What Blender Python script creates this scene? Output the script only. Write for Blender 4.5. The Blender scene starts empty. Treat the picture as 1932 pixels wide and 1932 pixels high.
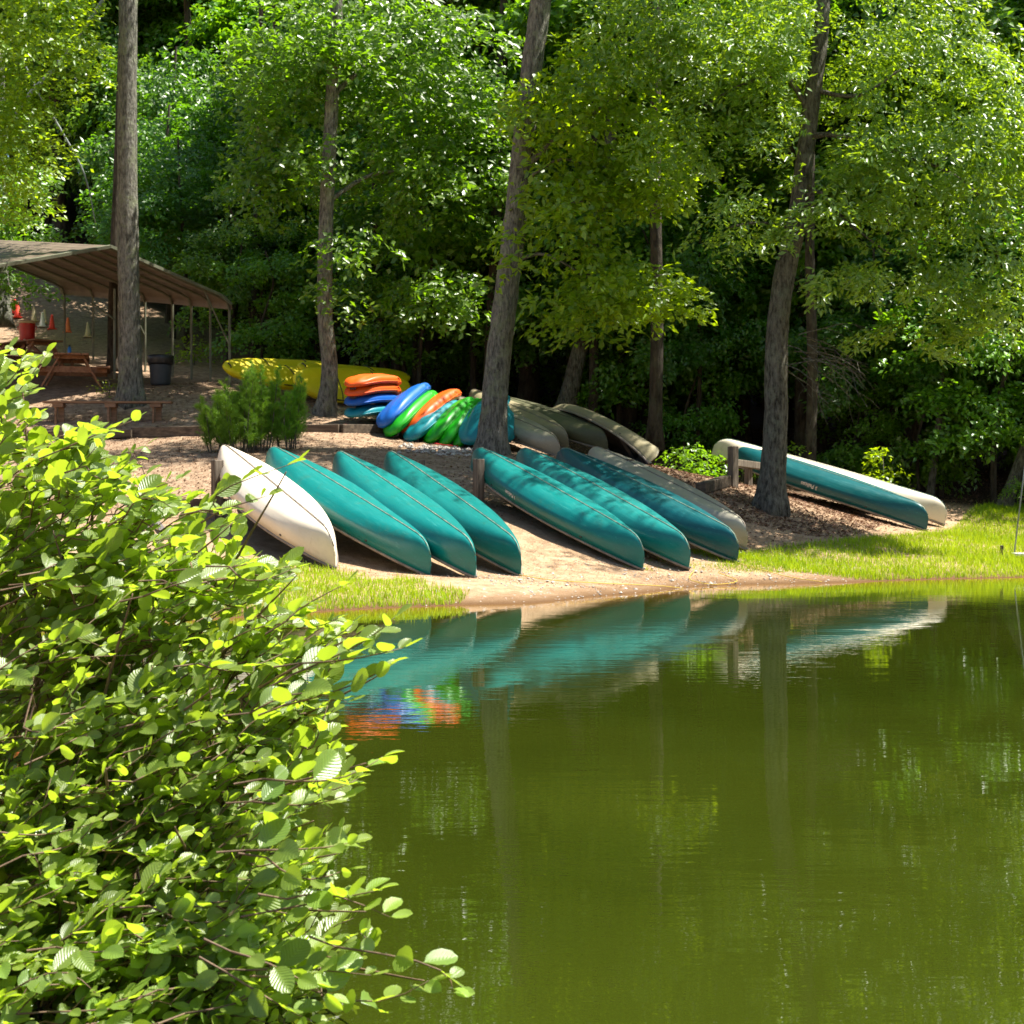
import bpy, math, random
import numpy as np
from mathutils import Vector, Matrix

# ------------------------------------------------------------------ camera
F, CX, HY, CH = 3000.0, 966.0, 920.0, 1.42     # focal length and horizon in units of a 1932-wide frame, camera height
scene = bpy.context.scene
C = scene.collection
cd = bpy.data.cameras.new('camera'); cam = bpy.data.objects.new('camera', cd); C.objects.link(cam)
cam.location = (0, 0, CH); cam.rotation_euler = (math.radians(90), 0, 0)
cd.sensor_width = 36; cd.lens = 36*F/1932; cd.shift_y = -(966-HY)/1932
cd.clip_start = .05; cd.clip_end = 600
scene.camera = cam
cd.dof.use_dof = True; cd.dof.focus_distance = 9.0; cd.dof.aperture_fstop = 9.0
# ------------------------------------------------------------------ light
SUN = Vector((.45, .05, .87)).normalized()
world = bpy.data.worlds.new('World'); scene.world = world; world.use_nodes = True
wn = world.node_tree; bg = wn.nodes['Background']
sky = wn.nodes.new('ShaderNodeTexSky'); sky.sky_type = 'NISHITA'; sky.sun_disc = False
sky.sun_elevation = math.asin(SUN.z); sky.sun_rotation = math.atan2(SUN.x, SUN.y)
wn.links.new(sky.outputs[0], bg.inputs[0]); bg.inputs[1].default_value = .062
ld = bpy.data.lights.new('sun', 'SUN'); lo = bpy.data.objects.new('sun', ld); C.objects.link(lo)
ld.energy = 5.0; ld.angle = math.radians(.55); ld.color = (1, .95, .86)
lo.rotation_euler = SUN.to_track_quat('Z', 'Y').to_euler(); lo.location = (10, 10, 40)
scene.view_settings.view_transform = 'Standard'; scene.view_settings.look = 'None'
scene.view_settings.gamma = 1; scene.view_settings.use_curve_mapping = False
scene.view_settings.exposure = 1.5
scene.render.engine = 'CYCLES'
cy = scene.cycles
cy.max_bounces = 7; cy.diffuse_bounces = 3; cy.glossy_bounces = 3; cy.transmission_bounces = 4; cy.transparent_max_bounces = 6
cy.caustics_reflective = False; cy.caustics_refractive = False; cy.sample_clamp_indirect = 6
cy.use_denoising = True

# ------------------------------------------------------------------ helpers
def at(px, py, D):
    return Vector(((px-CX)/F*D, D, CH-(py-HY)/F*D))

def tag(o, label=None, cat=None, group=None, kind=None):
    if label: o['label'] = label
    if cat: o['category'] = cat
    if group: o['group'] = group
    if kind: o['kind'] = kind
    return o

def thing(name, label, cat, loc=(0, 0, 0), rz=0, group=None):
    o = bpy.data.objects.new(name, None); C.objects.link(o)
    o.empty_display_size = .2
    o.location = loc; o.rotation_euler = (0, 0, rz)
    return tag(o, label, cat, group)

def mesh_np(name, V, Fc, mat=None, smooth=False, attr=None, uv=None):
    V = np.asarray(V, dtype=np.float32); Fc = np.asarray(Fc, dtype=np.int32)
    me = bpy.data.meshes.new(name)
    k = Fc.shape[1]; nf = len(Fc)
    me.vertices.add(len(V)); me.vertices.foreach_set('co', V.ravel())
    me.loops.add(nf*k); me.loops.foreach_set('vertex_index', Fc.ravel())
    me.polygons.add(nf)
    me.polygons.foreach_set('loop_start', np.arange(0, nf*k, k, dtype=np.int32))
    me.polygons.foreach_set('loop_total', np.full(nf, k, dtype=np.int32))
    if smooth: me.polygons.foreach_set('use_smooth', np.ones(nf, dtype=bool))
    me.update(calc_edges=True)
    if attr is not None:
        a = me.attributes.new('tint', 'FLOAT', 'POINT'); a.data.foreach_set('value', np.asarray(attr, dtype=np.float32))
    if uv is not None:
        u = me.uv_layers.new(name='UVMap'); u.data.foreach_set('uv', np.asarray(uv, dtype=np.float32)[Fc.ravel()].ravel())
    if mat: me.materials.append(mat)
    return me

def mk(name, V, Fc, mat, parent=None, origin=None, smooth=False, attr=None, uv=None):
    V = np.asarray(V, dtype=float)
    if origin is not None: V = V-np.array(origin)
    if isinstance(Fc, np.ndarray):
        me = mesh_np(name, V, Fc, mat, smooth, attr, uv)
    else:
        me = bpy.data.meshes.new(name); me.from_pydata([tuple(v) for v in V], [], [tuple(f) for f in Fc]); me.update()
        if smooth:
            for p in me.polygons: p.use_smooth = True
        me.materials.append(mat)
    o = bpy.data.objects.new(name, me); C.objects.link(o)
    if parent: o.parent = parent
    return o

class MB:
    """collects simple solids into one mesh"""
    def __init__(s): s.V = []; s.F = []
    def add(s, V, Fc):
        n = len(s.V); s.V += [tuple(v) for v in V]; s.F += [tuple(i+n for i in f) for f in Fc]; return s
    def box(s, c, d, rot=None, jit=0):
        R = rot if rot is not None else Matrix.Identity(3)
        V = []
        for x in (-.5, .5):
            for y in (-.5, .5):
                for z in (-.5, .5):
                    V.append(Vector(c)+R @ Vector((x*d[0]+random.uniform(-jit, jit), y*d[1]+random.uniform(-jit, jit), z*d[2]+random.uniform(-jit, jit))))
        return s.add(V, [(0, 1, 3, 2), (4, 6, 7, 5), (0, 4, 5, 1), (2, 3, 7, 6), (0, 2, 6, 4), (1, 5, 7, 3)])
    def bar(s, a, b, w, h, up=(0, 0, 1)):
        a = Vector(a); b = Vector(b); x = (b-a).normalized(); u = Vector(up)
        if abs(x.dot(u)) > .98: u = Vector((0, 1, 0))
        y = u.cross(x).normalized(); z = x.cross(y)
        V = []
        for p in (a, b):
            for sy in (-1, 1):
                for sz in (-1, 1): V.append(p+y*sy*w/2+z*sz*h/2)
        return s.add(V, [(0, 1, 3, 2), (4, 6, 7, 5), (0, 4, 5, 1), (2, 3, 7, 6), (0, 2, 6, 4), (1, 5, 7, 3)])
    def tube(s, pts, rad, n=8, cap=True):
        V, Fc = tube(pts, rad, n, cap); return s.add(V, Fc)
    def lathe(s, prof, n=20, c=(0, 0, 0), cap=True):
        V = []; Fc = []
        for r, z in prof:
            for i in range(n):
                a = 2*math.pi*i/n; V.append((c[0]+r*math.cos(a), c[1]+r*math.sin(a), c[2]+z))
        for j in range(len(prof)-1):
            for i in range(n):
                k = (i+1) % n; Fc.append((j*n+i, j*n+k, (j+1)*n+k, (j+1)*n+i))
        if cap: Fc.append(tuple(range(n))[::-1]); Fc.append(tuple((len(prof)-1)*n+i for i in range(n)))
        return s.add(V, Fc)
    def build(s, name, mat, parent=None, origin=None, smooth=False, bevel=0):
        o = mk(name, s.V, s.F, mat, parent, origin, smooth)
        if bevel:
            m = o.modifiers.new('bevel', 'BEVEL'); m.width = bevel; m.segments = 2; m.limit_method = 'ANGLE'
        return o

def tube(pts, rad, n=8, cap=True, rough=0, rng=None, flare=None):
    pts = [Vector(p) for p in pts]; V = []; Fc = []
    if not hasattr(rad, '__len__'): rad = [rad]*len(pts)
    pu = None
    for i, p in enumerate(pts):
        d = (pts[min(i+1, len(pts)-1)]-pts[max(i-1, 0)]).normalized()
        if pu is None:
            pu = d.orthogonal().normalized()
        pu = (pu-d*pu.dot(d)).normalized(); w = d.cross(pu)
        for k in range(n):
            a = 2*math.pi*k/n; r = rad[i]
            if rough: r *= 1+rng.uniform(-rough, rough)
            if flare is not None: r *= 1+flare[i]*(.5+.5*math.sin(5*a+1.3))
            V.append(p+pu*math.cos(a)*r+w*math.sin(a)*r)
    for i in range(len(pts)-1):
        for k in range(n):
            j = (k+1) % n; Fc.append((i*n+k, i*n+j, (i+1)*n+j, (i+1)*n+k))
    if cap: Fc.append(tuple(range(n))[::-1]); Fc.append(tuple((len(pts)-1)*n+k for k in range(n)))
    return V, Fc

def smooth_path(pts, rad, m):
    """Catmull-Rom resample of points and radii"""
    P = [Vector(p) for p in pts]; n = len(P); O = []; R = []
    for i in range(n-1):
        p0, p1, p2, p3 = P[max(i-1, 0)], P[i], P[i+1], P[min(i+2, n-1)]
        for k in range(m):
            t = k/m
            O.append(.5*((2*p1)+(p2-p0)*t+(2*p0-5*p1+4*p2-p3)*t*t+(3*p1-p0-3*p2+p3)*t**3))
            R.append(rad[i]*(1-t)+rad[i+1]*t)
    O.append(P[-1]); R.append(rad[-1]); return O, R

# ------------------------------------------------------------------ materials
def nm(name):
    m = bpy.data.materials.new(name); m.use_nodes = True
    nt = m.node_tree; return m, nt, nt.nodes['Principled BSDF'], nt.nodes, nt.links

def noise_ramp(nt, stops, scale, detail=4, rough=.6, coord='Object', stretch=(1, 1, 1), dist=0):
    N, L = nt.nodes, nt.links
    tc = N.new('ShaderNodeTexCoord'); mp = N.new('ShaderNodeMapping'); mp.inputs['Scale'].default_value = stretch
    L.new(tc.outputs[coord], mp.inputs[0])
    oi = N.new('ShaderNodeObjectInfo'); k = N.new('ShaderNodeMath'); k.operation = 'MULTIPLY'; k.inputs[1].default_value = 37.; L.new(oi.outputs['Random'], k.inputs[0]); L.new(k.outputs[0], mp.inputs['Location'])
    nz = N.new('ShaderNodeTexNoise'); nz.inputs['Scale'].default_value = scale; nz.inputs['Detail'].default_value = detail
    nz.inputs['Roughness'].default_value = rough; nz.inputs['Distortion'].default_value = dist
    L.new(mp.outputs[0], nz.inputs['Vector'])
    cr = N.new('ShaderNodeValToRGB'); cr.color_ramp.elements[0].position = stops[0][0]; cr.color_ramp.elements[0].color = (*stops[0][1], 1)
    cr.color_ramp.elements[1].position = stops[-1][0]; cr.color_ramp.elements[1].color = (*stops[-1][1], 1)
    for p, c in stops[1:-1]:
        e = cr.color_ramp.elements.new(p); e.color = (*c, 1)
    L.new(nz.outputs['Fac'], cr.inputs[0]); return cr.outputs[0], nz.outputs['Fac'], mp.outputs[0]

def bumpn(nt, h, strength, dist=.02, base=None):
    b = nt.nodes.new('ShaderNodeBump'); b.inputs['Strength'].default_value = strength; b.inputs['Distance'].default_value = dist
    nt.links.new(h, b.inputs['Height'])
    if base is not None: nt.links.new(base, b.inputs['Normal'])
    return b.outputs[0]

def mixc(nt, fac, a, b):
    m = nt.nodes.new('ShaderNodeMix'); m.data_type = 'RGBA'
    for s, v in ((m.inputs[0], fac), (m.inputs[6], a), (m.inputs[7], b)):
        if isinstance(v, (int, float)): s.default_value = v
        elif isinstance(v, tuple): s.default_value = (*v, 1)
        else: nt.links.new(v, s)
    return m.outputs[2]

def mapr(nt, v, a, b, c=0, d=1):
    m = nt.nodes.new('ShaderNodeMapRange'); m.inputs[1].default_value = a; m.inputs[2].default_value = b
    m.inputs[3].default_value = c; m.inputs[4].default_value = d
    nt.links.new(v, m.inputs[0]); return m.outputs[0]

def simple(name, c1, c2, scale=6, rough=.6, bump=.2, stretch=(1, 1, 1), spec=.5, metal=0, bd=.01, detail=5, lo=.35, hi=.65):
    m, nt, p, N, L = nm(name)
    col, fac, _ = noise_ramp(nt, [(lo, c1), (hi, c2)], scale, detail, stretch=stretch)
    L.new(col, p.inputs['Base Color']); p.inputs['Roughness'].default_value = rough
    p.inputs['Metallic'].default_value = metal; p.inputs['Specular IOR Level'].default_value = spec
    if bump: L.new(bumpn(nt, fac, bump, bd), p.inputs['Normal'])
    return m

def hull_mat(name, c, wear, rough=.33, worn=.5, dirt=(.12, .09, .05), metal=0):
    """moulded plastic or metal hull: scuffed, dusty, scratched lengthways"""
    m, nt, p, N, L = nm(name)
    dk = tuple(x*.85 for x in c)
    base, f1, _ = noise_ramp(nt, [(.3, dk), (.7, c)], 2.2, 4)
    sc, f2, _ = noise_ramp(nt, [(.5, (0, 0, 0)), (.72, (1, 1, 1))], 9, 8, .75, stretch=(.35, 3, 3))
    mx = N.new('ShaderNodeMath'); mx.operation = 'MULTIPLY'; mx.inputs[1].default_value = worn; L.new(sc, mx.inputs[0])
    c1 = mixc(nt, mx.outputs[0], base, wear)
    dr, f3, _ = noise_ramp(nt, [(.56, (0, 0, 0)), (.74, (1, 1, 1))], 3.1, 7, .7, dist=.4)
    md = N.new('ShaderNodeMath'); md.operation = 'MULTIPLY'; md.inputs[1].default_value = .45; L.new(dr, md.inputs[0])
    c2 = mixc(nt, md.outputs[0], c1, dirt)
    sr, f5, _ = noise_ramp(nt, [(.60, (0, 0, 0)), (.66, (1, 1, 1))], 7, 6, .8, stretch=(.16, 4, 4))
    ms = N.new('ShaderNodeMath'); ms.operation = 'MULTIPLY'; ms.inputs[1].default_value = .3; L.new(sr, ms.inputs[0])
    c3 = mixc(nt, ms.outputs[0], c2, tuple(min(.8, x*1.4+.06) for x in wear))
    oi = N.new('ShaderNodeObjectInfo'); hs = N.new('ShaderNodeHueSaturation'); L.new(c3, hs.inputs['Color'])
    L.new(mapr(nt, oi.outputs['Random'], 0, 1, .86, 1.14), hs.inputs['Value']); L.new(mapr(nt, oi.outputs['Random'], 0, 1, 1.12, .98), hs.inputs['Saturation'])
    L.new(hs.outputs[0], p.inputs['Base Color'])
    L.new(mapr(nt, f2, .3, .75, rough, rough+.25), p.inputs['Roughness'])
    p.inputs['Metallic'].default_value = metal
    nz, f4, _ = noise_ramp(nt, [(0, (0, 0, 0)), (1, (1, 1, 1))], 3.5, 2)
    L.new(bumpn(nt, f4, .07, .03, bumpn(nt, f2, .05, .01)), p.inputs['Normal'])
    return m

def leaf_mat(name, ca, cb, trans=.45, tcol=(.25, .42, .02), rough=.42, spec=.5, veins=False):
    m, nt, p, N, L = nm(name)
    a = N.new('ShaderNodeAttribute'); a.attribute_name = 'tint'
    oi = N.new('ShaderNodeObjectInfo')
    col = mixc(nt, a.outputs['Fac'], ca, cb)
    hs = N.new('ShaderNodeHueSaturation'); L.new(col, hs.inputs['Color'])
    L.new(mapr(nt, oi.outputs['Random'], 0, 1, .485, .515), hs.inputs['Hue'])
    L.new(mapr(nt, oi.outputs['Random'], 0, 1, .8, 1.2), hs.inputs['Value'])
    col = hs.outputs[0]
    tc2 = mixc(nt, a.outputs['Fac'], tuple(x*.6 for x in tcol), tcol)
    nrm = None
    if veins:
        uv = N.new('ShaderNodeUVMap'); sp = N.new('ShaderNodeSeparateXYZ'); L.new(uv.outputs[0], sp.inputs[0])
        ab = N.new('ShaderNodeMath'); ab.operation = 'ABSOLUTE'; L.new(sp.outputs['Y'], ab.inputs[0])
        k = N.new('ShaderNodeMath'); k.operation = 'MULTIPLY_ADD'; k.inputs[1].default_value = -.28; L.new(ab.outputs[0], k.inputs[0]); L.new(sp.outputs['X'], k.inputs[2])
        k2 = N.new('ShaderNodeMath'); k2.operation = 'MULTIPLY'; k2.inputs[1].default_value = 58; L.new(k.outputs[0], k2.inputs[0])
        sn = N.new('ShaderNodeMath'); sn.operation = 'SINE'; L.new(k2.outputs[0], sn.inputs[0])
        v = mapr(nt, sn.outputs[0], .55, 1, 0, 1)
        mid = mapr(nt, ab.outputs[0], .0, .06, 1, 0)
        vm = N.new('ShaderNodeMath'); vm.operation = 'MAXIMUM'; L.new(v, vm.inputs[0]); L.new(mid, vm.inputs[1])
        v2 = N.new('ShaderNodeMath'); v2.operation = 'MULTIPLY'; v2.inputs[1].default_value = .22; L.new(vm.outputs[0], v2.inputs[0])
        col = mixc(nt, v2.outputs[0], col, tuple(min(1, x*1.7+.02) for x in cb))
        mo, mf, _ = noise_ramp(nt, [(.3, (.72, .66, .5)), (.6, (1, 1, 1))], 22, 5, .7)
        mm_ = N.new('ShaderNodeMix'); mm_.data_type = 'RGBA'; mm_.blend_type = 'MULTIPLY'; mm_.inputs[0].default_value = .8; L.new(col, mm_.inputs[6]); L.new(mo, mm_.inputs[7]); col = mm_.outputs[2]
        nrm = bumpn(nt, sn.outputs[0], .35, .0014)
        L.new(nrm, p.inputs['Normal'])
    L.new(col, p.inputs['Base Color']); p.inputs['Roughness'].default_value = rough
    p.inputs['Specular IOR Level'].default_value = spec
    tb = N.new('ShaderNodeBsdfTranslucent'); L.new(tc2, tb.inputs[0])
    mx = N.new('ShaderNodeMixShader'); mx.inputs[0].default_value = trans
    L.new(p.outputs[0], mx.inputs[1]); L.new(tb.outputs[0], mx.inputs[2])
    L.new(mx.outputs[0], N['Material Output'].inputs[0])
    return m

def bark_mat(name, dark, light, lichen, scale=9, amt=.75):
    m, nt, p, N, L = nm(name)
    col, fac, vec = noise_ramp(nt, [(.36, dark), (.62, light)], scale, 8, .72, stretch=(1, 1, .28))
    vo = N.new('ShaderNodeTexVoronoi'); vo.inputs['Scale'].default_value = scale*1.6; L.new(vec, vo.inputs['Vector'])
    lc, lf, _ = noise_ramp(nt, [(.52, (0, 0, 0)), (.6, (1, 1, 1))], 3.6, 8, .75)
    ml = N.new('ShaderNodeMath'); ml.operation = 'MULTIPLY'; ml.inputs[1].default_value = amt; L.new(lc, ml.inputs[0])
    L.new(mixc(nt, ml.outputs[0], col, lichen), p.inputs['Base Color'])
    p.inputs['Roughness'].default_value = .9; p.inputs['Specular IOR Level'].default_value = .2
    b1 = bumpn(nt, fac, 1.0, .05)
    L.new(bumpn(nt, vo.outputs['Distance'], .6, .03, b1), p.inputs['Normal'])
    return m

M = {}
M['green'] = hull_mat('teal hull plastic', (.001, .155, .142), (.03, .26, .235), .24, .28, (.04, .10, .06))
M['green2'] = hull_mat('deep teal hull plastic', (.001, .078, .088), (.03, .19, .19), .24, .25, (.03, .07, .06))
M['cream'] = hull_mat('cream hull', (.78, .70, .55), (.60, .50, .34), .35, .3, (.36, .27, .13))
M['alu'] = hull_mat('bare aluminium hull', (.42, .385, .29), (.52, .48, .38), .36, .4, (.22, .17, .10), .3)
M['olive'] = hull_mat('faded olive hull', (.085, .085, .04), (.15, .14, .075), .45, .5, (.09, .085, .05))
M['tan'] = hull_mat('tan hull', (.30, .26, .155), (.40, .35, .24), .4, .5)
M['inside'] = simple('dark hull interior', (.02, .022, .02), (.05, .05, .045), 5, .6)
M['gunwale'] = simple('worn gunwale', (.16, .13, .10), (.30, .24, .18), 8, .5)
M['blackp'] = simple('black plastic', (.012, .012, .014), (.03, .03, .032), 10, .45)
M['keel'] = simple('scuffed keel strip', (.03, .14, .11), (.24, .30, .22), 10, .6)
M['kgreen'] = hull_mat('green kayak plastic', (.006, .32, .002), (.02, .38, .01), .35, .2, (.02, .2, .01))
M['korange'] = hull_mat('orange kayak plastic', (.78, .10, .001), (.80, .14, .01), .38, .3, (.4, .09, .01))
M['kblue'] = hull_mat('blue kayak plastic', (.003, .105, .44), (.01, .15, .5), .36, .25, (.01, .1, .3))
M['kteal'] = hull_mat('teal kayak plastic', (.002, .20, .24), (.015, .26, .3), .36, .2, (.01, .14, .15))
M['kyellow'] = hull_mat('yellow kayak plastic', (.80, .66, .004), (.82, .70, .04), .42, .3, (.45, .33, .01))
M['post'] = simple('weathered post timber', (.07, .055, .04), (.20, .165, .125), 7, .85, .6, (3, 3, .3), .2)
M['timber'] = simple('landscape timber', (.055, .042, .03), (.15, .115, .08), 6, .9, .6, (.3, 3, 3), .2)
M['table'] = simple('brown stained planks', (.2, .09, .045), (.33, .17, .09), 6, .7, .4, (3, .4, 3), .3)
M['bench'] = simple('bench planks', (.17, .09, .045), (.30, .17, .095), 6, .7, .4, (.4, 3, 3), .3)
M['driftwood'] = simple('grey driftwood', (.05, .045, .045), (.24, .215, .20), 12, .9, 1.0, (4, 4, .25), .2, bd=.03)
M['metal'] = simple('tan painted steel', (.12, .09, .065), (.19, .145, .105), 2, .5, .05)
M['tubing'] = simple('galvanised tubing', (.11, .115, .075), (.16, .165, .11), 4, .5, .05)
M['redjug'] = simple('red plastic', (.42, .008, .006), (.55, .02, .01), 4, .4, .05)
M['red'] = simple('red cone plastic', (.70, .03, .012), (.80, .06, .02), 5, .5, .05)
M['orangec'] = simple('orange cone plastic', (.80, .14, .03), (.80, .2, .06), 5, .5, .05)
M['tancone'] = simple('faded cone plastic', (.50, .38, .20), (.62, .5, .3), 5, .6, .05)
M['whitecone'] = simple('white cone plastic', (.66, .62, .55), (.75, .72, .66), 5, .6, .05)
M['bottle'] = simple('blue bottle', (.01, .12, .42), (.02, .18, .55), 5, .3, 0)
M['bin'] = simple('grey bin plastic', (.035, .045, .055), (.05, .062, .075), 5, .5, .1)
M['bag'] = simple('black bin liner', (.008, .008, .009), (.02, .02, .022), 18, .35, .8)
M['white'] = simple('white decal', (.62, .60, .55), (.72, .70, .66), 12, .6, 0)
M['maroon'] = simple('faded red decal', (.22, .04, .03), (.32, .09, .07), 12, .6, 0)
M['yrope'] = simple('yellow rope', (.45, .30, .03), (.55, .40, .06), 40, .8, .3)
M['rrope'] = simple('red rope', (.55, .02, .02), (.62, .06, .04), 40, .8, .3)
M['stone'] = simple('pebble stone', (.22, .19, .16), (.52, .47, .40), 9, .8, .3)
M['pole'] = simple('grey pole', (.12, .15, .14), (.2, .23, .21), 6, .6, .05)
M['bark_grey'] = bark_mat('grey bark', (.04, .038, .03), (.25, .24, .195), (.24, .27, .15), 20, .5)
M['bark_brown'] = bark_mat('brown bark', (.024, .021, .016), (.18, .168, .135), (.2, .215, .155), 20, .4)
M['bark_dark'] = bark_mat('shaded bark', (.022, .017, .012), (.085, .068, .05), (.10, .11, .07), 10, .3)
M['twig'] = simple('alder twig', (.10, .06, .035), (.20, .125, .07), 30, .7, .3)
M['twiggreen'] = simple('young twig', (.16, .20, .04), (.26, .28, .07), 30, .6, .2)
M['litter'] = leaf_mat('dry leaf litter', (.10, .05, .025), (.38, .25, .15), .1, (.3, .16, .08), .8, .2)
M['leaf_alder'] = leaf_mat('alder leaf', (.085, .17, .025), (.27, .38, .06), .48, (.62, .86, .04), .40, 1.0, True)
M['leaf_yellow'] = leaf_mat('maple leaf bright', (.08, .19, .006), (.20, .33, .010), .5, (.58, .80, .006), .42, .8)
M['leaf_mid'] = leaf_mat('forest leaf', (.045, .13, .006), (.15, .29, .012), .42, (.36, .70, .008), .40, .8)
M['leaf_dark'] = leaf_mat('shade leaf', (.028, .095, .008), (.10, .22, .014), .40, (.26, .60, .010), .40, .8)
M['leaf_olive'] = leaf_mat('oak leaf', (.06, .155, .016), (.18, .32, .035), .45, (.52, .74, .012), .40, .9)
M['needle'] = leaf_mat('pine needle', (.08, .22, .015), (.21, .38, .03), .38, (.35, .6, .03), .45, .4)
M['grass'] = leaf_mat('bank grass', (.13, .31, .004), (.38, .54, .008), .5, (.55, .68, .01), .5, .4)

def ground_mat():
    m, nt, p, N, L = nm('ground')
    geo = N.new('ShaderNodeNewGeometry'); sp = N.new('ShaderNodeSeparateXYZ'); L.new(geo.outputs['Position'], sp.inputs[0])
    sand, sf, _ = noise_ramp(nt, [(.34, (.20, .12, .065)), (.5, (.40, .265, .155)), (.66, (.56, .41, .27))], 3.2, 12, .85)
    chips, cf, _ = noise_ramp(nt, [(.30, (.11, .075, .05)), (.5, (.30, .20, .125)), (.68, (.50, .37, .25))], 6, 9, .8)
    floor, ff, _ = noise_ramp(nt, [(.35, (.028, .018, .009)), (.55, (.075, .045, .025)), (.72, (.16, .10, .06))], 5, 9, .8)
    big, bf, _ = noise_ramp(nt, [(.4, (0, 0, 0)), (.6, (1, 1, 1))], .5, 4)
    z1 = N.new('ShaderNodeMath'); z1.operation = 'MULTIPLY_ADD'; z1.inputs[1].default_value = .6; L.new(bf, z1.inputs[0]); L.new(sp.outputs['Z'], z1.inputs[2])
    c = mixc(nt, mapr(nt, z1.outputs[0], .7, 1.5), sand, chips)
    # leaf-covered woodland floor behind the clearing
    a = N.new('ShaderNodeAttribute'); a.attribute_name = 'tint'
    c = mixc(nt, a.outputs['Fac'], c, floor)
    wet = mapr(nt, sp.outputs['Z'], .01, .11, 1, 0)
    c = mixc(nt, wet, c, (.13, .07, .03))
    L.new(c, p.inputs['Base Color']); p.inputs['Roughness'].default_value = .92; p.inputs['Specular IOR Level'].default_value = .15
    L.new(bumpn(nt, cf, .8, .05, bumpn(nt, sf, .5, .04)), p.inputs['Normal'])
    return m
M['ground'] = ground_mat()

def water_mat():
    m, nt, p, N, L = nm('pond water')
    a = N.new('ShaderNodeAttribute'); a.attribute_name = 'tint'
    murk, f0, _ = noise_ramp(nt, [(.35, (.0185, .0265, .0020)), (.65, (.025, .034, .0028))], .4, 3)
    L.new(mixc(nt, a.outputs['Fac'], murk, (.16, .075, .012)), p.inputs['Base Color'])
    p.inputs['Roughness'].default_value = .012; p.inputs['IOR'].default_value = 1.42; p.inputs['Specular IOR Level'].default_value = .55
    tc = N.new('ShaderNodeTexCoord')
    def nz(scale, sx, sy, det):
        mp = N.new('ShaderNodeMapping'); mp.inputs['Scale'].default_value = (sx, sy, 1); L.new(tc.outputs['Object'], mp.inputs[0])
        n = N.new('ShaderNodeTexNoise'); n.inputs['Scale'].default_value = scale; n.inputs['Detail'].default_value = det; L.new(mp.outputs[0], n.inputs['Vector']); return n.outputs['Fac']
    calm = mapr(nt, nz(.35, 1, 1.4, 2), .35, .65, .25, 1)
    r = nz(5, .55, 1.7, 3)
    mm = N.new('ShaderNodeMath'); mm.operation = 'MULTIPLY'; L.new(r, mm.inputs[0]); L.new(calm, mm.inputs[1])
    b = bumpn(nt, mm.outputs[0], .17, .009)
    b = bumpn(nt, nz(1.1, .6, 1.5, 2), .055, .03, b)
    L.new(b, p.inputs['Normal'])
    return m
M['water'] = water_mat()

# ------------------------------------------------------------------ terrain
CP = [at(*c) for c in [
    (812, 1088, 21.6), (897, 1090, 21.3), (980, 1088, 22.2), (632, 1076, 21.2), (1213, 1077, 23.9), (1300, 1075, 24.2),
    (1391, 1063, 24.9), (1410, 1040, 26.3), (1755, 1003, 30.4), (1787, 990, 32), (903, 955, 27), (412, 950, 25.5), (310, 960, 25),
    (925, 856, 31), (1450, 960, 29), (610, 782, 35.5), (700, 792, 35.2), (760, 812, 34.6), (860, 838, 34.0), (248, 757, 36.5), (130, 733, 38.5),
    (60, 706, 41), (167, 638, 48), (31, 603, 52), (1060, 862, 31), (1215, 878, 31), (1300, 930, 28.5), (1383, 917, 30), (1250, 895, 33),
    (1800, 965, 33), (1932, 1045, 28), (1932, 990, 32), (480, 858, 29.5), (300, 801, 35.2), (120, 801, 35.2), (443, 735, 39),
    (330, 722, 40), (200, 830, 33.5), (1300, 800, 48), (1000, 790, 44), (700, 740, 43), (1700, 930, 38), (1100, 1060, 23.8), (700, 1000, 24.5),
    (800, 960, 25.5), (1100, 960, 27), (-150, 720, 40), (-400, 640, 50), (-200, 1000, 22)]]
SH = [(-30, 11.5), (-12, 13), (-7.5, 14.6), (-5, 15.6), (-3.1, 17.3), (-1.7, 18.6), (-.5, 19.3), (.3, 19.5), (1.75, 21.4), (3.3, 23.1), (5, 23.8), (8, 25.1), (13, 27), (20, 28.5), (40, 31)]
CP += [Vector((x, y, .0)) for x, y in SH]
CP += [Vector((x, y-2.2, -.42)) for x, y in SH]
CP += [Vector((x, y, -.9)) for x, y in ((-12, 8), (-5, 11), (0, 9), (0, 14), (5, 5), (6, 14), (12, 10), (12, 20), (25, 12), (25, 22), (2, 4))]
CP += [Vector(v) for v in ((-4.5, 4, .15), (-6, 7, .2), (-10, 5, .5), (-3, 1.2, .35), (0, -2, .2), (6, -2, .2), (15, -2, .2), (-10, -4, .8),
                           (-30, 30, 4), (-25, 55, 11), (-10, 62, 8.5), (5, 62, 5), (20, 60, 3.6), (35, 45, 2.5), (-10, 90, 17), (15, 90, 12), (45, 80, 9), (-45, 80, 18), (-50, 20, 3), (60, 30, 1.5))]
cp = np.array([tuple(v) for v in CP]); S = 10.0
def _k(d2): return np.where(d2 > 1e-12, .5*d2*np.log(np.maximum(d2, 1e-12)), 0)
_P = cp[:, :2]/S; _n = len(_P)
_A = np.zeros((_n+3, _n+3)); _A[:_n, :_n] = _k(((_P[:, None]-_P[None])**2).sum(-1))+np.eye(_n)*2e-3
_A[:_n, _n] = 1; _A[:_n, _n+1:] = _P; _A[_n, :_n] = 1; _A[_n+1:, :_n] = _P.T
_w = np.linalg.solve(_A, np.concatenate([cp[:, 2], np.zeros(3)]))
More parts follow.
